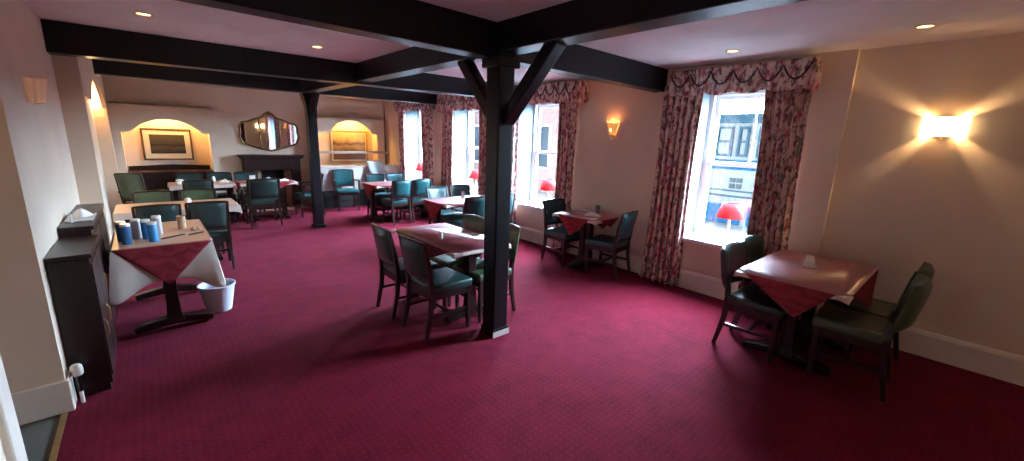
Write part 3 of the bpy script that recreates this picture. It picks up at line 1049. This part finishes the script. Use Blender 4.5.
tag(MB().box((T6[0] + 0.004, T6[2] + 0.004, Z6 + 0.0075), (T6[1] - 0.004, T6[3] - 0.004, Z6 + 0.0105)).build('table_cover', M['peach']), 'peach wipe-clean cover on the canister table', 'table cover', 'peach table covers')
T7 = (-0.33, 0.87, 6.36, 7.10)
table(*T7, Z, 'x', 'second table of the side row, with a small white pot on it', inset=0.28)
undercloth(*T7, Z, 0.07, 'white undercloth edging the second table of the side row')
tag(MB().box((T7[0] + 0.004, T7[2] + 0.004, Z + 0.003), (T7[1] - 0.004, T7[3] - 0.004, Z + 0.007)).build('table_cover', M['peach']), 'peach wipe-clean cover on the second table of the side row', 'table cover', 'peach table covers')
T8 = (0.27, 1.20, 9.0, 9.66)
table(*T8, Z, 'x', 'table before the lit print niche and long sideboard', inset=0.07)
undercloth(*T8, Z, 0.06, 'white undercloth on the table before the print niche')
tag(MB().box((T8[0] + 0.004, T8[2] + 0.004, Z + 0.003), (T8[1] - 0.004, T8[3] - 0.004, Z + 0.007)).build('table_cover', M['peach']), 'peach wipe-clean cover on the table before the print niche', 'table cover', 'peach table covers')
T9 = (1.28, 2.22, 8.92, 9.55)
table(*T9, Z, 'x', 'table standing before the dark fireplace')
undercloth(*T9, Z, 0.04, 'white undercloth on the table before the fireplace')
overcloth(*T9, Z, 0.20, 0.20, 0.10, 'red cloth with a pointed end flap on the fireplace table')


# ------------------------------------------------------------------ table lamps on the sills
def table_lamp(x, y, z, label, s=1.0):
    t = thing('table_lamp', (x, y, z), 0, label, 'lamp', 'red-shaded lamps on the window sills')
    MB().lathe([(0.062 * s, 0), (0.064 * s, 0.010), (0.05 * s, 0.02), (0.02 * s, 0.03), (0.016 * s, 0.05)], seg=20).build('base', M['ceramic'], t, smooth=True)
    MB().lathe([(0.014 * s, 0.045), (0.020 * s, 0.10), (0.012 * s, 0.15), (0.018 * s, 0.20), (0.011 * s, 0.30), (0.011 * s, 0.34)], seg=14).build('stem', M['ceramic'], t, smooth=True)
    MB().lathe([(0.138 * s, 0.285), (0.092 * s, 0.455)], seg=28, caps=False).build('lamp_shade', M['shade'], t, smooth=True, solid=0.004)
    return t


table_lamp(4.90, 1.80, 0.622, 'red-shaded lamp on the sill of the near window, by the bright table')
table_lamp(4.90, 4.64, 0.622, 'red-shaded lamp on the sill above the small wall table, next to the post')
table_lamp(4.90, 6.62, 0.622, 'red-shaded lamp on the third window sill, left of the post')
table_lamp(4.90, 8.78, 0.622, 'farthest red-shaded lamp, at the last window by the buffet')

# ------------------------------------------------------------------ wall lights
def wall_light(loc, label):
    t = thing('wall_light', loc, 0, label, 'wall light')
    MB().box((-0.012, -0.05, -0.07), (-0.002, 0.05, 0.05)).build('back_plate', M['brass'], t, bevel=0.003)
    # half-box frosted shade, open above and below
    m = MB()
    sec = [(-0.004, -0.125), (-0.06, -0.115), (-0.085, -0.06), (-0.09, 0.0), (-0.085, 0.06), (-0.06, 0.115), (-0.004, 0.125)]
    m.grid(lambda u, v: (sec[int(round(u * 6))][0], sec[int(round(u * 6))][1], -0.075 + 0.15 * v), 6, 4)
    m.build('glass_shade', M['shadelit'], t, smooth=True, solid=0.004, angle=180)
    MB().lathe([(0.008, -0.03), (0.016, 0.0), (0.012, 0.02), (0.003, 0.034)], c=(-0.045, 0, -0.036), seg=12).build('bulb', M['bulb'], t, smooth=True)
    MB().box((-0.080, -0.055, 0.070), (-0.004, 0.055, 0.075)).build('upper_cap', M['brass'], t)
    MB().box((-0.080, -0.055, -0.075), (-0.004, 0.055, -0.070)).build('lower_cap', M['brass'], t)
    MB().lathe([(0.004, -0.02), (0.012, -0.012), (0.008, 0.0)], c=(-0.06, 0, -0.082), seg=10).build('finial', M['brass'], t, smooth=True)
    return t


wall_light((4.798, 0.27, 1.90), 'brightly lit frosted wall light over the nearest table')
lamp('wall_light_bulb', 'POINT', (4.750, 0.27, 1.915), 9.0, (1.0, 0.66, 0.32), 0.016)
for x in (0.9, 3.6):
    lamp('rear_fill_light', 'POINT', (x, YF + 0.10, 1.90), 4.0, (1.0, 0.74, 0.52), 0.06)  # unseen warm fill added behind the camera, without any fitting
lamp('corridor_fill', 'POINT', (-1.25, 2.75, 2.25), 5.0, (1.0, 0.80, 0.62), 0.08)  # unseen lamp added to brighten the end face of the pier

t = thing('wall_light', (4.798, 3.40, 1.87), 0, 'dim amber shell wall light above the small wall table', 'wall light')
m = MB()
m.grid(lambda u, v: (-0.006 - 0.075 * sin(pi * u) * (0.45 + 0.55 * v), -0.085 * cos(pi * u) * (0.55 + 0.45 * v), -0.07 + 0.15 * v), 14, 6)
m.build('glass_shade', M['shadedim'], t, smooth=True, solid=0.004, angle=180)
MB().lathe([(0.010, -0.03), (0.018, 0.0), (0.004, 0.03)], c=(-0.045, 0, 0.0), seg=12).build('bulb', M['bulb'], t, smooth=True)
MB().box((-0.03, -0.018, -0.12), (-0.002, 0.018, -0.065)).build('bracket', M['brass'], t, bevel=0.003)
lamp('amber_bulb', 'POINT', (4.74, 3.40, 1.93), 0.8, (1.0, 0.55, 0.2), 0.02)

t = thing('wall_light', (XL + 0.002, 4.16, 1.91), 0, 'faintly glowing peach shell wall light on the pier above the dark sideboard', 'wall light')
m = MB()
def _sh(u, v):
    fl = 1 + 0.10 * abs(sin(pi * u * 7))
    return (0.004 + 0.085 * sin(pi * u) * (0.7 + 0.3 * v) * fl, -0.125 * cos(pi * u) * (0.85 + 0.15 * v) * fl, -0.075 + 0.15 * v - 0.01 * abs(cos(pi * u)))
m.grid(_sh, 42, 6)
m.build('glass_shade', M['shell'], t, smooth=True, solid=0.004, angle=180)
MB().box((0.0, -0.04, -0.06), (0.012, 0.04, 0.04)).build('back_plate', M['brass'], t, bevel=0.003)

# ceiling downlights
for x, y, lab in ((0.13, 4.52, 'round downlight in the ceiling nearest the pier wall'), (1.46, 4.72, 'round downlight in the ceiling left of the lengthwise beam'),
                  (4.17, 1.72, 'round downlight in the ceiling in front of the near window'), (4.17, 0.45, 'round downlight in the ceiling nearest the lit wall light')):
    t = thing('ceiling_downlight', (x, y, ZC), 0, lab, 'ceiling light', 'recessed downlights')
    MB().lathe([(0.045, -0.006), (0.058, -0.006), (0.058, 0.0), (0.045, 0.0)], seg=24, caps=False).build('rim', M['brass'], t, smooth=True)
    MB().lathe([(0.045, -0.003), (0.045, -0.001)], seg=24).build('lens', M['spot'], t)

# hidden lamps in the niches
for x, z, pw, wd, yy in ((0.40, 1.99, 24.0, 0.7, 0.235), (3.86, 2.045, 30.0, 0.5, 0.245)):
    o = MB().tube([(x - wd / 2, YB - yy, z), (x + wd / 2, YB - yy, z)], 0.011, 10).build('tube_lamp', M['tube'], smooth=True)
    tag(o, 'warm tube lamp tucked behind the arch over the framed print' if x < 2 else 'warm tube lamp tucked behind the arch over the buffet', 'lamp', 'lamps inside the niches')
    for k in (-1, 0, 1):
        lamp('niche_light', 'POINT', (x + k * wd * 0.42, YB - yy + 0.02, z + 0.0), pw / 2.6, (1.0, 0.60, 0.19) if x < 2 else (1.0, 0.55, 0.10), 0.012)
o = MB().tube([(-0.425, 5.85, 2.20), (-0.425, 6.55, 2.20)], 0.012, 10).build('tube_lamp', M['tube'], smooth=True)
tag(o, 'warm tube lamp tucked in the arch of the side wall', 'lamp', 'lamps inside the niches')
lamp('niche_light', 'POINT', (-0.44, 6.45, 2.14), 22.0, (1.0, 0.66, 0.28), 0.03)
lamp('niche_light', 'POINT', (-0.44, 9.28, 2.14), 22.0, (1.0, 0.66, 0.28), 0.03)

# ------------------------------------------------------------------ pictures, mirror, fireplace
def picture(x0, x1, z0, z1, fw, mw, pm, fm, label):
    cx, cz = (x0 + x1) / 2, (z0 + z1) / 2
    hx, hz = (x1 - x0) / 2, (z1 - z0) / 2
    t = thing('framed_picture', (cx, YB, cz), 0, label, 'picture')
    m = MB()
    m.box((-hx, -0.03, -hz), (-hx + fw, -0.003, hz)); m.box((hx - fw, -0.03, -hz), (hx, -0.003, hz))
    m.box((-hx + fw, -0.03, -hz), (hx - fw, -0.003, -hz + fw)); m.box((-hx + fw, -0.03, hz - fw), (hx - fw, -0.003, hz))
    m.build('picture_frame', M[fm], t, bevel=0.005)
    MB().box((-hx + fw, -0.014, -hz + fw), (hx - fw, -0.004, hz - fw)).build('mount', M['matcard'], t)
    MB().box((-hx + fw + mw, -0.018, -hz + fw + mw * 1.1), (hx - fw - mw, -0.0145, hz - fw - mw)).build('print', M[pm], t)
    return t


picture(0.0, 0.76, 1.08, 1.68, 0.03, 0.085, 'print1', 'frame', 'framed dark print with a cream mount in the arched niche over the long sideboard')
picture(3.44, 4.36, 1.00, 1.77, 0.028, 0.03, 'print2', 'goldframe', 'wide framed landscape in the yellow-lit alcove over the buffet')

t = thing('wall_mirror', (2.16, YB, 1.66), 0, 'gilt cartouche mirror in three panels over the fireplace', 'mirror')
half = [(0.0, 0.40), (0.08, 0.38), (0.16, 0.315), (0.27, 0.285), (0.40, 0.225), (0.52, 0.20), (0.565, 0.12), (0.555, 0.02), (0.58, -0.08), (0.53, -0.23), (0.40, -0.28), (0.27, -0.325), (0.14, -0.36), (0.0, -0.385)]
ol = half + [(-x, z) for x, z in half[-2:0:-1]]
def clip_x(poly, x0, x1):
    for lim, sg in ((x0, 1), (x1, -1)):
        out = []
        for i in range(len(poly)):
            p, q = poly[i], poly[(i + 1) % len(poly)]
            a, b = sg * (p[0] - lim), sg * (q[0] - lim)
            if a >= 0:
                out.append(p)
            if a * b < 0:
                k = a / (a - b)
                out.append((p[0] + k * (q[0] - p[0]), p[1] + k * (q[1] - p[1])))
        poly = out
    return poly
for x0, x1, an in ((-0.60, -0.20, 5.0), (-0.20, 0.20, 4.0), (0.20, 0.60, 4.5)):
    pl = clip_x([(x * 0.975, z * 0.97) for x, z in ol], x0, x1)
    xm = (x0 + x1) / 2
    v = []
    for off in (0.0, -0.006):
        for x, z in pl:
            v.append((x, -0.014 - max(0.0, 0.0) + (x - xm) * math.tan(radians(an)) * 0.5 + off, z))
    n = len(pl)
    m = MB()
    m._add(v, [tuple(range(n)), tuple(range(2 * n - 1, n - 1, -1))] + [(i, (i + 1) % n, n + (i + 1) % n, n + i) for i in range(n)])
    m.build('mirror_glass', M['mirror'], t)
m = MB(); m.tube([(x, -0.022, z) for x, z in ol], 0.021, 8, closed=True)
for i, (x, z) in enumerate(ol):
    if i % 2 == 0:
        m.lathe([(0.004, -0.02), (0.022, -0.012), (0.028, 0.0), (0.022, 0.012), (0.004, 0.02)], c=(x, -0.026, z), seg=8)
m.build('gilt_frame', M['gilt'], t, smooth=True)
for s in (-1, 1):
    MB().tube([(s * 0.20, -0.026, 0.28), (s * 0.195, -0.026, 0.1), (s * 0.195, -0.026, -0.12), (s * 0.20, -0.026, -0.32)], 0.010, 6).build('glazing_strip', M['gilt'], t, smooth=True)
m = MB()
m.lathe([(0.005, -0.03), (0.05, -0.01), (0.035, 0.02), (0.005, 0.05)], c=(0, -0.03, 0.42), seg=10)
for s in (-1, 1):
    m.tube([(0, -0.03, 0.41), (s * 0.06, -0.032, 0.42), (s * 0.11, -0.03, 0.385)], [0.02, 0.016, 0.006], 8)
m.build('crest', M['gilt'], t, smooth=True)

t = thing('fireplace', (2.12, YB, 0), 0, 'dark wooden fireplace surround under the gilt mirror', 'fireplace')
m = MB(); m.box((-0.62, -0.36, 1.14), (0.62, -0.002, 1.19)); m.box((-0.59, -0.33, 1.10), (0.59, -0.002, 1.14)); m.build('mantel_shelf', M['darkwood'], t, bevel=0.006)
MB().box((-0.55, -0.27, 0.86), (0.55, -0.002, 1.10)).build('frieze', M['darkwood'], t, bevel=0.004)
for s in (-1, 1):
    m = MB(); m.box((s * 0.46 - 0.09, -0.27, 0.0), (s * 0.46 + 0.09, -0.002, 0.86)); m.box((s * 0.46 - 0.10, -0.285, 0.0), (s * 0.46 + 0.10, -0.002, 0.14)); m.build('jamb', M['darkwood'], t, bevel=0.004)
MB().box((-0.37, -0.05, 0.0), (0.37, -0.002, 0.86)).build('firebox', M['black'], t)
for s in (-1, 1):
    MB().box((s * 0.30 - 0.07, -0.16, 0.0), (s * 0.30 + 0.07, -0.05, 0.84)).build('tile_slip', M['tile'], t, bevel=0.003)
m = MB(); m.box((-0.22, -0.22, 0.0), (0.22, -0.06, 0.10))
for i in range(7):
    m.bar((-0.19 + i * 0.063, -0.22, 0.09), (-0.19 + i * 0.063, -0.22, 0.30), 0.014, 0.014, up=(0, 1, 0))
m.box((-0.22, -0.23, 0.28), (0.22, -0.21, 0.30)); m.build('fire_grate', M['iron'], t)
MB().box((-0.60, -0.55, 0.0), (0.60, -0.27, 0.03)).build('hearth', M['tile'], t, bevel=0.004)

t = thing('sideboard', (0.38, YB - 0.02, 0), 0, 'long dark wooden sideboard filling the niche below the print', 'sideboard')
MB().box((-0.62, -0.52, 0.06), (0.62, 0.0, 0.86)).build('body', M['darkwood'], t, bevel=0.004)
MB().box((-0.635, -0.54, 0.86), (0.635, 0.0, 0.89)).build('top', M['darkwood'], t, bevel=0.005)
MB().prism([(-0.62, 0.89), (-0.62, 0.97), (-0.30, 0.985), (0.0, 1.0), (0.30, 0.985), (0.62, 0.97), (0.62, 0.89)], 'y', -0.04, -0.005).build('back_rail', M['darkwood'], t)
for i in range(3):
    x = -0.41 + i * 0.41
    d = MB().box((x - 0.19, -0.532, 0.12), (x + 0.19, -0.521, 0.80)).build('door', M['darkwood'], t, bevel=0.004)
    MB().lathe([(0.006, 0), (0.014, 0.012), (0.010, 0.022)], c=(x + 0.14, -0.55, 0.48), seg=10).build('knob', M['brass'], d, smooth=True)
MB().box((-0.60, -0.50, 0.0), (0.60, -0.02, 0.06)).build('plinth', M['darkwood'], t)

# buffet counter with its gantry shelf and curved screen
t = thing('buffet_counter', (3.86, 9.80, 0), 0, 'pale panelled buffet counter standing before the yellow alcove', 'counter')
MB().box((-0.92, 0.0, 0.40), (0.92, 0.46, 0.92)).build('front_panel', M['counter'], t, bevel=0.005)
MB().box((-0.90, 0.03, 0.0), (0.90, 0.44, 0.40)).build('plinth', M['black'], t)
MB().box((-0.93, -0.02, 0.92), (0.93, 0.47, 0.955)).build('worktop', M['counter'], t, bevel=0.004)
m = MB()
prof = []
for i in range(13):
    u = i / 12
    prof.append((-0.04 - 0.34 * u + 0.04 * sin(pi * u), 1.08 - 0.56 * u - 0.05 * sin(2 * pi * u)))
m.grid(lambda u, v: (0.10 + 0.40 * u + 0.16 * v, prof[int(round(v * 12))][0], prof[int(round(v * 12))][1]), 4, 12)
o = m.build('curved_screen', M['acrylic'], t, smooth=True, solid=0.015, angle=180)
o['label'] = 'pale blue curved screen sloping off the end of the counter'
t = thing('gantry_shelf', (3.76, 9.95, 0), 0, 'glass serving shelf on slim rods above the buffet counter', 'shelf')
MB().box((-0.80, -0.12, 1.262), (0.80, 0.14, 1.274)).build('glass_plate', M['clear'], t)
m = MB(); m.box((-0.82, -0.14, 1.245), (0.82, -0.12, 1.29)); m.box((-0.82, 0.14, 1.245), (0.82, 0.16, 1.29)); m.build('rail', M['tile'], t, bevel=0.003)
for s in (-1, 1):
    m = MB(); m.tube([(s * 0.79, 0.0, 0.957), (s * 0.79, 0.0, 2.36)], 0.012, 10); m.build('rod', M['iron'], t, smooth=True)

# ------------------------------------------------------------------ dark sideboards along the pier, radiator valve
t = thing('sideboard', (XL, 3.88, 0), 0, 'narrow dark wooden cupboard nearest the camera, by the doorway pier', 'sideboard', 'dark cupboards along the pier')
MB().box((0.004, -0.345, 0.05), (0.185, 0.255, 0.90)).build('body', M['darkwood'], t, bevel=0.004)
MB().box((0.004, -0.36, 0.90), (0.198, 0.265, 0.93)).build('top', M['darkwood'], t, bevel=0.005)
MB().box((0.004, -0.33, 0.0), (0.17, 0.25, 0.05)).build('plinth', M['darkwood'], t)
for i in (0, 1):
    y = -0.195 + i * 0.30
    d = MB().box((0.185, y - 0.145, 0.10), (0.193, y + 0.145, 0.86)).build('door', M['darkwood'], t, bevel=0.004)
    m = MB(); m.tube([(0.193, y - 0.11, 0.36), (0.206, y - 0.11, 0.38), (0.206, y - 0.11, 0.46), (0.193, y - 0.11, 0.48)], 0.004, 8); m.build('handle', M['brass'], d, smooth=True)
t = thing('sideboard', (XL, 4.74, 0), 0, 'taller dark wooden cupboard behind the first, carrying a white tray', 'sideboard', 'dark cupboards along the pier')
MB().box((0.004, -0.58, 0.05), (0.166, 0.60, 0.965)).build('body', M['darkwood'], t, bevel=0.004)
MB().box((0.004, -0.59, 0.965), (0.182, 0.61, 0.995)).build('top', M['darkwood'], t, bevel=0.005)
MB().box((0.004, -0.57, 0.0), (0.15, 0.59, 0.05)).build('plinth', M['darkwood'], t)
for i in (0, 1):
    y = -0.285 + i * 0.58
    d = MB().box((0.166, y - 0.275, 0.10), (0.174, y + 0.275, 0.92)).build('door', M['darkwood'], t, bevel=0.004)
    m = MB(); m.tube([(0.174, y - 0.21, 0.5), (0.186, y - 0.21, 0.52), (0.186, y - 0.21, 0.60), (0.174, y - 0.21, 0.62)], 0.004, 8); m.build('handle', M['brass'], d, smooth=True)

o = MB().box((-0.500, 4.36, 0.9955), (-0.345, 4.70, 1.005)).build('serving_tray', M['ceramic'], bevel=0.004)
tag(o, 'flat white tray lying on the taller dark cupboard', 'tray')
m = MB()
def _heap(u, v):
    a = 2 * pi * u
    r = (1 - v) ** 0.7
    return (-0.42 + 0.06 * r * cos(a) * (1 + 0.15 * sin(3 * a)), 4.58 + 0.09 * r * sin(a) * (1 + 0.12 * cos(4 * a)), 1.006 + 0.06 * v)
m.grid(_heap, 24, 8, closed_u=True)
tag(m.build('folded_napkin', M['napkin'], smooth=True), 'crumpled white napkin heaped on the white tray', 'napkin')
tag(MB().lathe([(0.012, 0), (0.014, 0.005), (0.008, 0.012), (0.007, 0.06), (0.001, 0.066)], c=(-0.455, 4.345, 0.9955), seg=12).build('candle', M['ceramic'], smooth=True), 'small white candle standing beside the white tray', 'candle')

t = thing('radiator_valve', (-0.470, 3.465, 0), 0, 'white radiator valve on a short pipe beside the near cupboard', 'valve')
MB().lathe([(0.018, 0.185), (0.028, 0.195), (0.030, 0.225), (0.027, 0.25), (0.018, 0.26)], seg=18).build('valve_head', M['skirt'], t, smooth=True)
MB().lathe([(0.012, 0.08), (0.015, 0.09), (0.015, 0.17), (0.020, 0.185)], seg=14).build('valve_body', M['iron'], t, smooth=True)
MB().lathe([(0.010, 0.0), (0.010, 0.09)], seg=12).build('pipe', M['white'], t, smooth=True)

# ------------------------------------------------------------------ things on and by the tables
z6 = Z6 + 0.0110
CG6 = 'canisters on the peach-topped table'
def canister(x, y, body, lid, h, r, label):
    t = thing('canister', (x, y, z6), 0, label, 'canister', CG6)
    MB().lathe([(r * 0.96, 0), (r, 0.006), (r, h * 0.86), (r * 0.95, h * 0.88)], seg=22).build('body', M[body], t, smooth=True)
    MB().lathe([(r * 1.03, h * 0.87), (r * 1.03, h * 0.97), (r * 0.9, h)], seg=22).build('lid', M[lid], t, smooth=True)
    return t


canister(-0.185, 4.50, 'blue', 'ceramic', 0.17, 0.033, 'blue canister nearest the sideboard end, front of its pair')
canister(-0.215, 4.63, 'blue', 'ceramic', 0.17, 0.033, 'blue canister behind the front one at the sideboard end')
canister(-0.125, 4.70, 'greyplastic', 'ceramic', 0.17, 0.033, 'grey canister with a white lid beside the sideboard-end pair')
canister(-0.020, 4.50, 'blue2', 'ceramic', 0.17, 0.033, 'brighter blue canister in the middle of the table, front of its pair')
canister(-0.060, 4.64, 'blue', 'ceramic', 0.17, 0.033, 'blue canister directly behind the brighter blue one')
canister(0.015, 4.80, 'greyplastic', 'ceramic', 0.17, 0.033, 'grey canister with a white lid behind the brighter blue one')
tag(MB().lathe([(0.030, 0), (0.032, 0.004), (0.034, 0.12), (0.030, 0.12), (0.028, 0.01)], c=(0.195, 4.98, z6), seg=20).build('drinking_cup', M['tan'], smooth=True), 'tan cup standing apart behind the cutlery on the peach cover', 'cup')
for (a, b_, lab) in (((0.03, 4.55), (0.19, 4.66), 'small dark fork lying beside the bright blue canister'), ((0.22, 4.62), (0.33, 4.68), 'small dark knife lying at the table corner over the bucket')):
    m = MB(); m.bar((a[0], a[1], z6 + 0.004), (b_[0], b_[1], z6 + 0.004), 0.016, 0.006); m.bar((a[0] + 0.01, a[1] + 0.03, z6 + 0.004), (b_[0] + 0.005, b_[1] + 0.02, z6 + 0.004), 0.008, 0.006)
    tag(m.build('fork' if 'fork' in lab else 'knife', M['darkwood']), lab, 'cutlery')
m = MB()
m.grid(lambda u, v: (0.25 + 0.08 * u, 4.80 + 0.12 * v, z6 + 0.003 + 0.022 * sin(pi * u) * sin(pi * v) * (1 + 0.5 * sin(9 * u))), 10, 10)
tag(m.build('folded_napkin', M['tan'], smooth=True, solid=0.003), 'crumpled tan napkin at the corner of the canister table', 'napkin')

t = thing('waste_bucket', (0.375, 4.63, 0), 0, 'pale plastic bucket on the carpet under the canister table corner', 'bucket')
MB().lathe([(0.095, 0.0), (0.100, 0.004), (0.145, 0.255), (0.140, 0.255), (0.096, 0.012), (0.001, 0.012)], seg=36, caps=False).build('tub', M['bucket'], t, smooth=True)
MB().lathe([(0.143, 0.245), (0.152, 0.248), (0.152, 0.262), (0.141, 0.262)], seg=36, caps=False).build('rim', M['bucket'], t, smooth=True)

def pot(x, y, z, r, h, name, label, cat, mt='ceramic', group=None):
    m = MB()
    m.lathe([(r * 0.7, 0), (r, h * 0.15), (r, h * 0.75), (r * 0.7, h * 0.9), (r * 0.35, h), (r * 0.001, h)], c=(x, y, z), seg=18)
    return tag(m.build(name, M[mt], smooth=True), label, cat, group)


def plate(x, y, z, r, label, group=None):
    m = MB(); m.lathe([(r * 0.55, 0), (r * 0.6, 0.004), (r, 0.016), (r, 0.019), (r * 0.58, 0.008), (0.001, 0.008)], c=(x, y, z), seg=28, caps=False)
    return tag(m.build('side_plate', M['ceramic'], smooth=True), label, 'plate', group)


def tumbler(x, y, z, label):
    m = MB(); m.lathe([(0.001, 0.004), (0.026, 0.004), (0.033, 0.11), (0.035, 0.11), (0.028, 0.0), (0.001, 0.0)], c=(x, y, z), seg=18, caps=False)
    return tag(m.build('drinking_glass', M['clear'], smooth=True), label, 'glass')


def napkin(x, y, z, sx, sy, h, label, rot=0.0):
    m = MB()
    def fn(u, v):
        return ((u - 0.5) * sx, (v - 0.5) * sy, 0.003 + h * (sin(pi * u) * sin(pi * v)) ** 0.6 * (0.8 + 0.25 * sin(8 * u + 3 * v)))
    m.grid(fn, 12, 12)
    o = m.build('folded_napkin', M['napkin'], smooth=True, solid=0.003)
    o.location = (x, y, z); o.rotation_euler = (0, 0, rot)
    return tag(o, label, 'napkin')


zr = Z + 0.0062
zp = Z + 0.0078
# nearest table: a low pale condiment caddy
t = thing('condiment_caddy', (4.13, 0.83, zr), radians(15), 'small pale condiment caddy on the nearest table', 'caddy')
MB().box((-0.11, -0.05, 0.0), (0.11, 0.05, 0.016)).build('tray', M['ceramic'], t, bevel=0.004)
for i in range(3):
    MB().lathe([(0.026, 0.016), (0.032, 0.03), (0.032, 0.055), (0.022, 0.068), (0.001, 0.07)], c=(-0.07 + 0.07 * i, 0, 0), seg=14).build('pot', M['ceramic'], t, smooth=True)
# small wall table
tumbler(4.62, 3.42, zr, 'clear glass against the wall on the small wall table')
tumbler(4.54, 3.36, zr, 'clear glass nearer the table middle on the small wall table')
napkin(4.36, 3.30, zr, 0.13, 0.22, 0.05, 'crumpled white napkin in the middle of the small wall table', 0.3)
napkin(4.20, 3.16, zr, 0.09, 0.10, 0.012, 'flat white napkin at the near corner of the small wall table', 0.2)
plate(4.56, 3.62, zr, 0.07, 'white saucer at the far edge of the small wall table')
# middle table
pot(2.06, 3.34, zr, 0.020, 0.075, 'salt_shaker', 'small pale shaker in the middle of the post-side table', 'shaker')
# third-window table
tumbler(3.84, 5.55, zr, 'clear glass on the third-window table, farther from the camera')
tumbler(3.78, 5.46, zr, 'clear glass on the third-window table, nearer the camera')
# side row
pot(0.36, 6.78, zp, 0.035, 0.08, 'sugar_pot', 'small white lidded pot on the second table of the side row', 'pot')
pot(0.42, 9.25, zp, 0.06, 0.09, 'sugar_pot', 'white teapot-sized pot on the table before the print niche', 'pot')
plate(0.42, 9.12, zp, 0.085, 'white saucer in front of the pot before the print niche')
pot(0.92, 9.40, zp, 0.028, 0.11, 'milk_jug', 'slim white jug on the table before the print niche', 'jug')
napkin(1.06, 9.30, zp, 0.14, 0.12, 0.07, 'white napkin folded upright on the table before the print niche')
napkin(1.50, 9.35, zr, 0.22, 0.14, 0.03, 'white napkin lying on the fireplace table, behind the wide armchair')
pot(1.78, 9.22, zr, 0.045, 0.08, 'sugar_pot', 'round white pot in the middle of the fireplace table', 'pot')
napkin(2.02, 9.20, zr, 0.20, 0.16, 0.045, 'white napkin at the red-flap end of the fireplace table')
tag(MB().box((1.50, 9.46, zr), (1.60, 9.475, zr + 0.10)).build('menu_card', M['napkin']), 'small white menu card standing at the back of the fireplace table', 'card')

# ------------------------------------------------------------------ the street outside
tag(MB().box((X_OUT, -12, -0.35), (30, 40, -0.25)).build('pavement', M['pavement']), 'grey street surface outside the windows', 'street', kind='structure')
t = thing('shop_building', (11.0, 4.0, -0.25), 0, 'white shopfront with blue panels across the street, seen through the near window', 'building')
MB().box((0.0, -9.0, 0.0), (4.0, 4.4, 2.72)).build('wall', M['facade'], t)
MB().box((-0.16, -9.0, 2.50), (0.0, 4.4, 2.72)).build('fascia_beam', M['bluegrey'], t)
for (y0, y1, z0, z1) in ((-1.6, -0.35, 1.70, 2.42), (-0.15, 0.10, 1.70, 2.42), (0.22, 0.62, 1.70, 2.42), (0.85, 2.2, 1.70, 2.42)):
    f = MB(); e = 0.06
    f.box((-0.06, y0, z0), (0.0, y0 + e, z1)); f.box((-0.06, y1 - e, z0), (0.0, y1, z1)); f.box((-0.06, y0 + e, z0), (0.0, y1 - e, z0 + e)); f.box((-0.06, y0 + e, z1 - e), (0.0, y1 - e, z1)); f.box((-0.05, y0 + e, (z0 + z1) / 2 - 0.03), (0.0, y1 - e, (z0 + z1) / 2 + 0.03))
    fo = f.build('window_frame', M['bluegrey'], t)
MB().box((-0.03, -2.0, 1.38), (0.0, 2.2, 1.62)).build('fascia_sign', M['shopblue'], t)
m = MB()
for i in range(2):
    for j in range(2):
        m.box((-0.04, -0.12 + i * 0.16, 0.92 + j * 0.15), (0.0, 0.0 + i * 0.16, 1.03 + j * 0.15))
m.build('grille_window', M['darkglass'], t)
m = MB(); m.box((-0.05, -3.0, 0.70), (0.0, 2.2, 0.74)); m.box((-0.05, -3.0, 0.84), (0.0, 2.2, 0.87)); m.build('ledge', M['bluegrey'], t)
for y0, y1 in ((-1.5, -0.35), (-0.2, 0.9), (1.05, 2.1)):
    MB().box((-0.04, y0, 0.02), (0.0, y1, 0.50)).build('stall_panel', M['shopblue'], t)
t = thing('brick_building', (11.0, 16.0, -0.25), 0, 'pinkish brick building across the street, seen through the far windows', 'building')
MB().box((0.0, -7.4, 0.0), (4.0, 14.0, 3.4)).build('wall', M['brick'], t)
for i in range(5):
    y = -5.6 + i * 3.4
    f = MB().box((-0.05, y, 0.9), (0.0, y + 1.2, 2.5)).build('window_frame', M['white'], t)
    MB().box((-0.06, y + 0.08, 0.98), (-0.051, y + 1.12, 2.42)).build('pane', M['darkglass'], f)
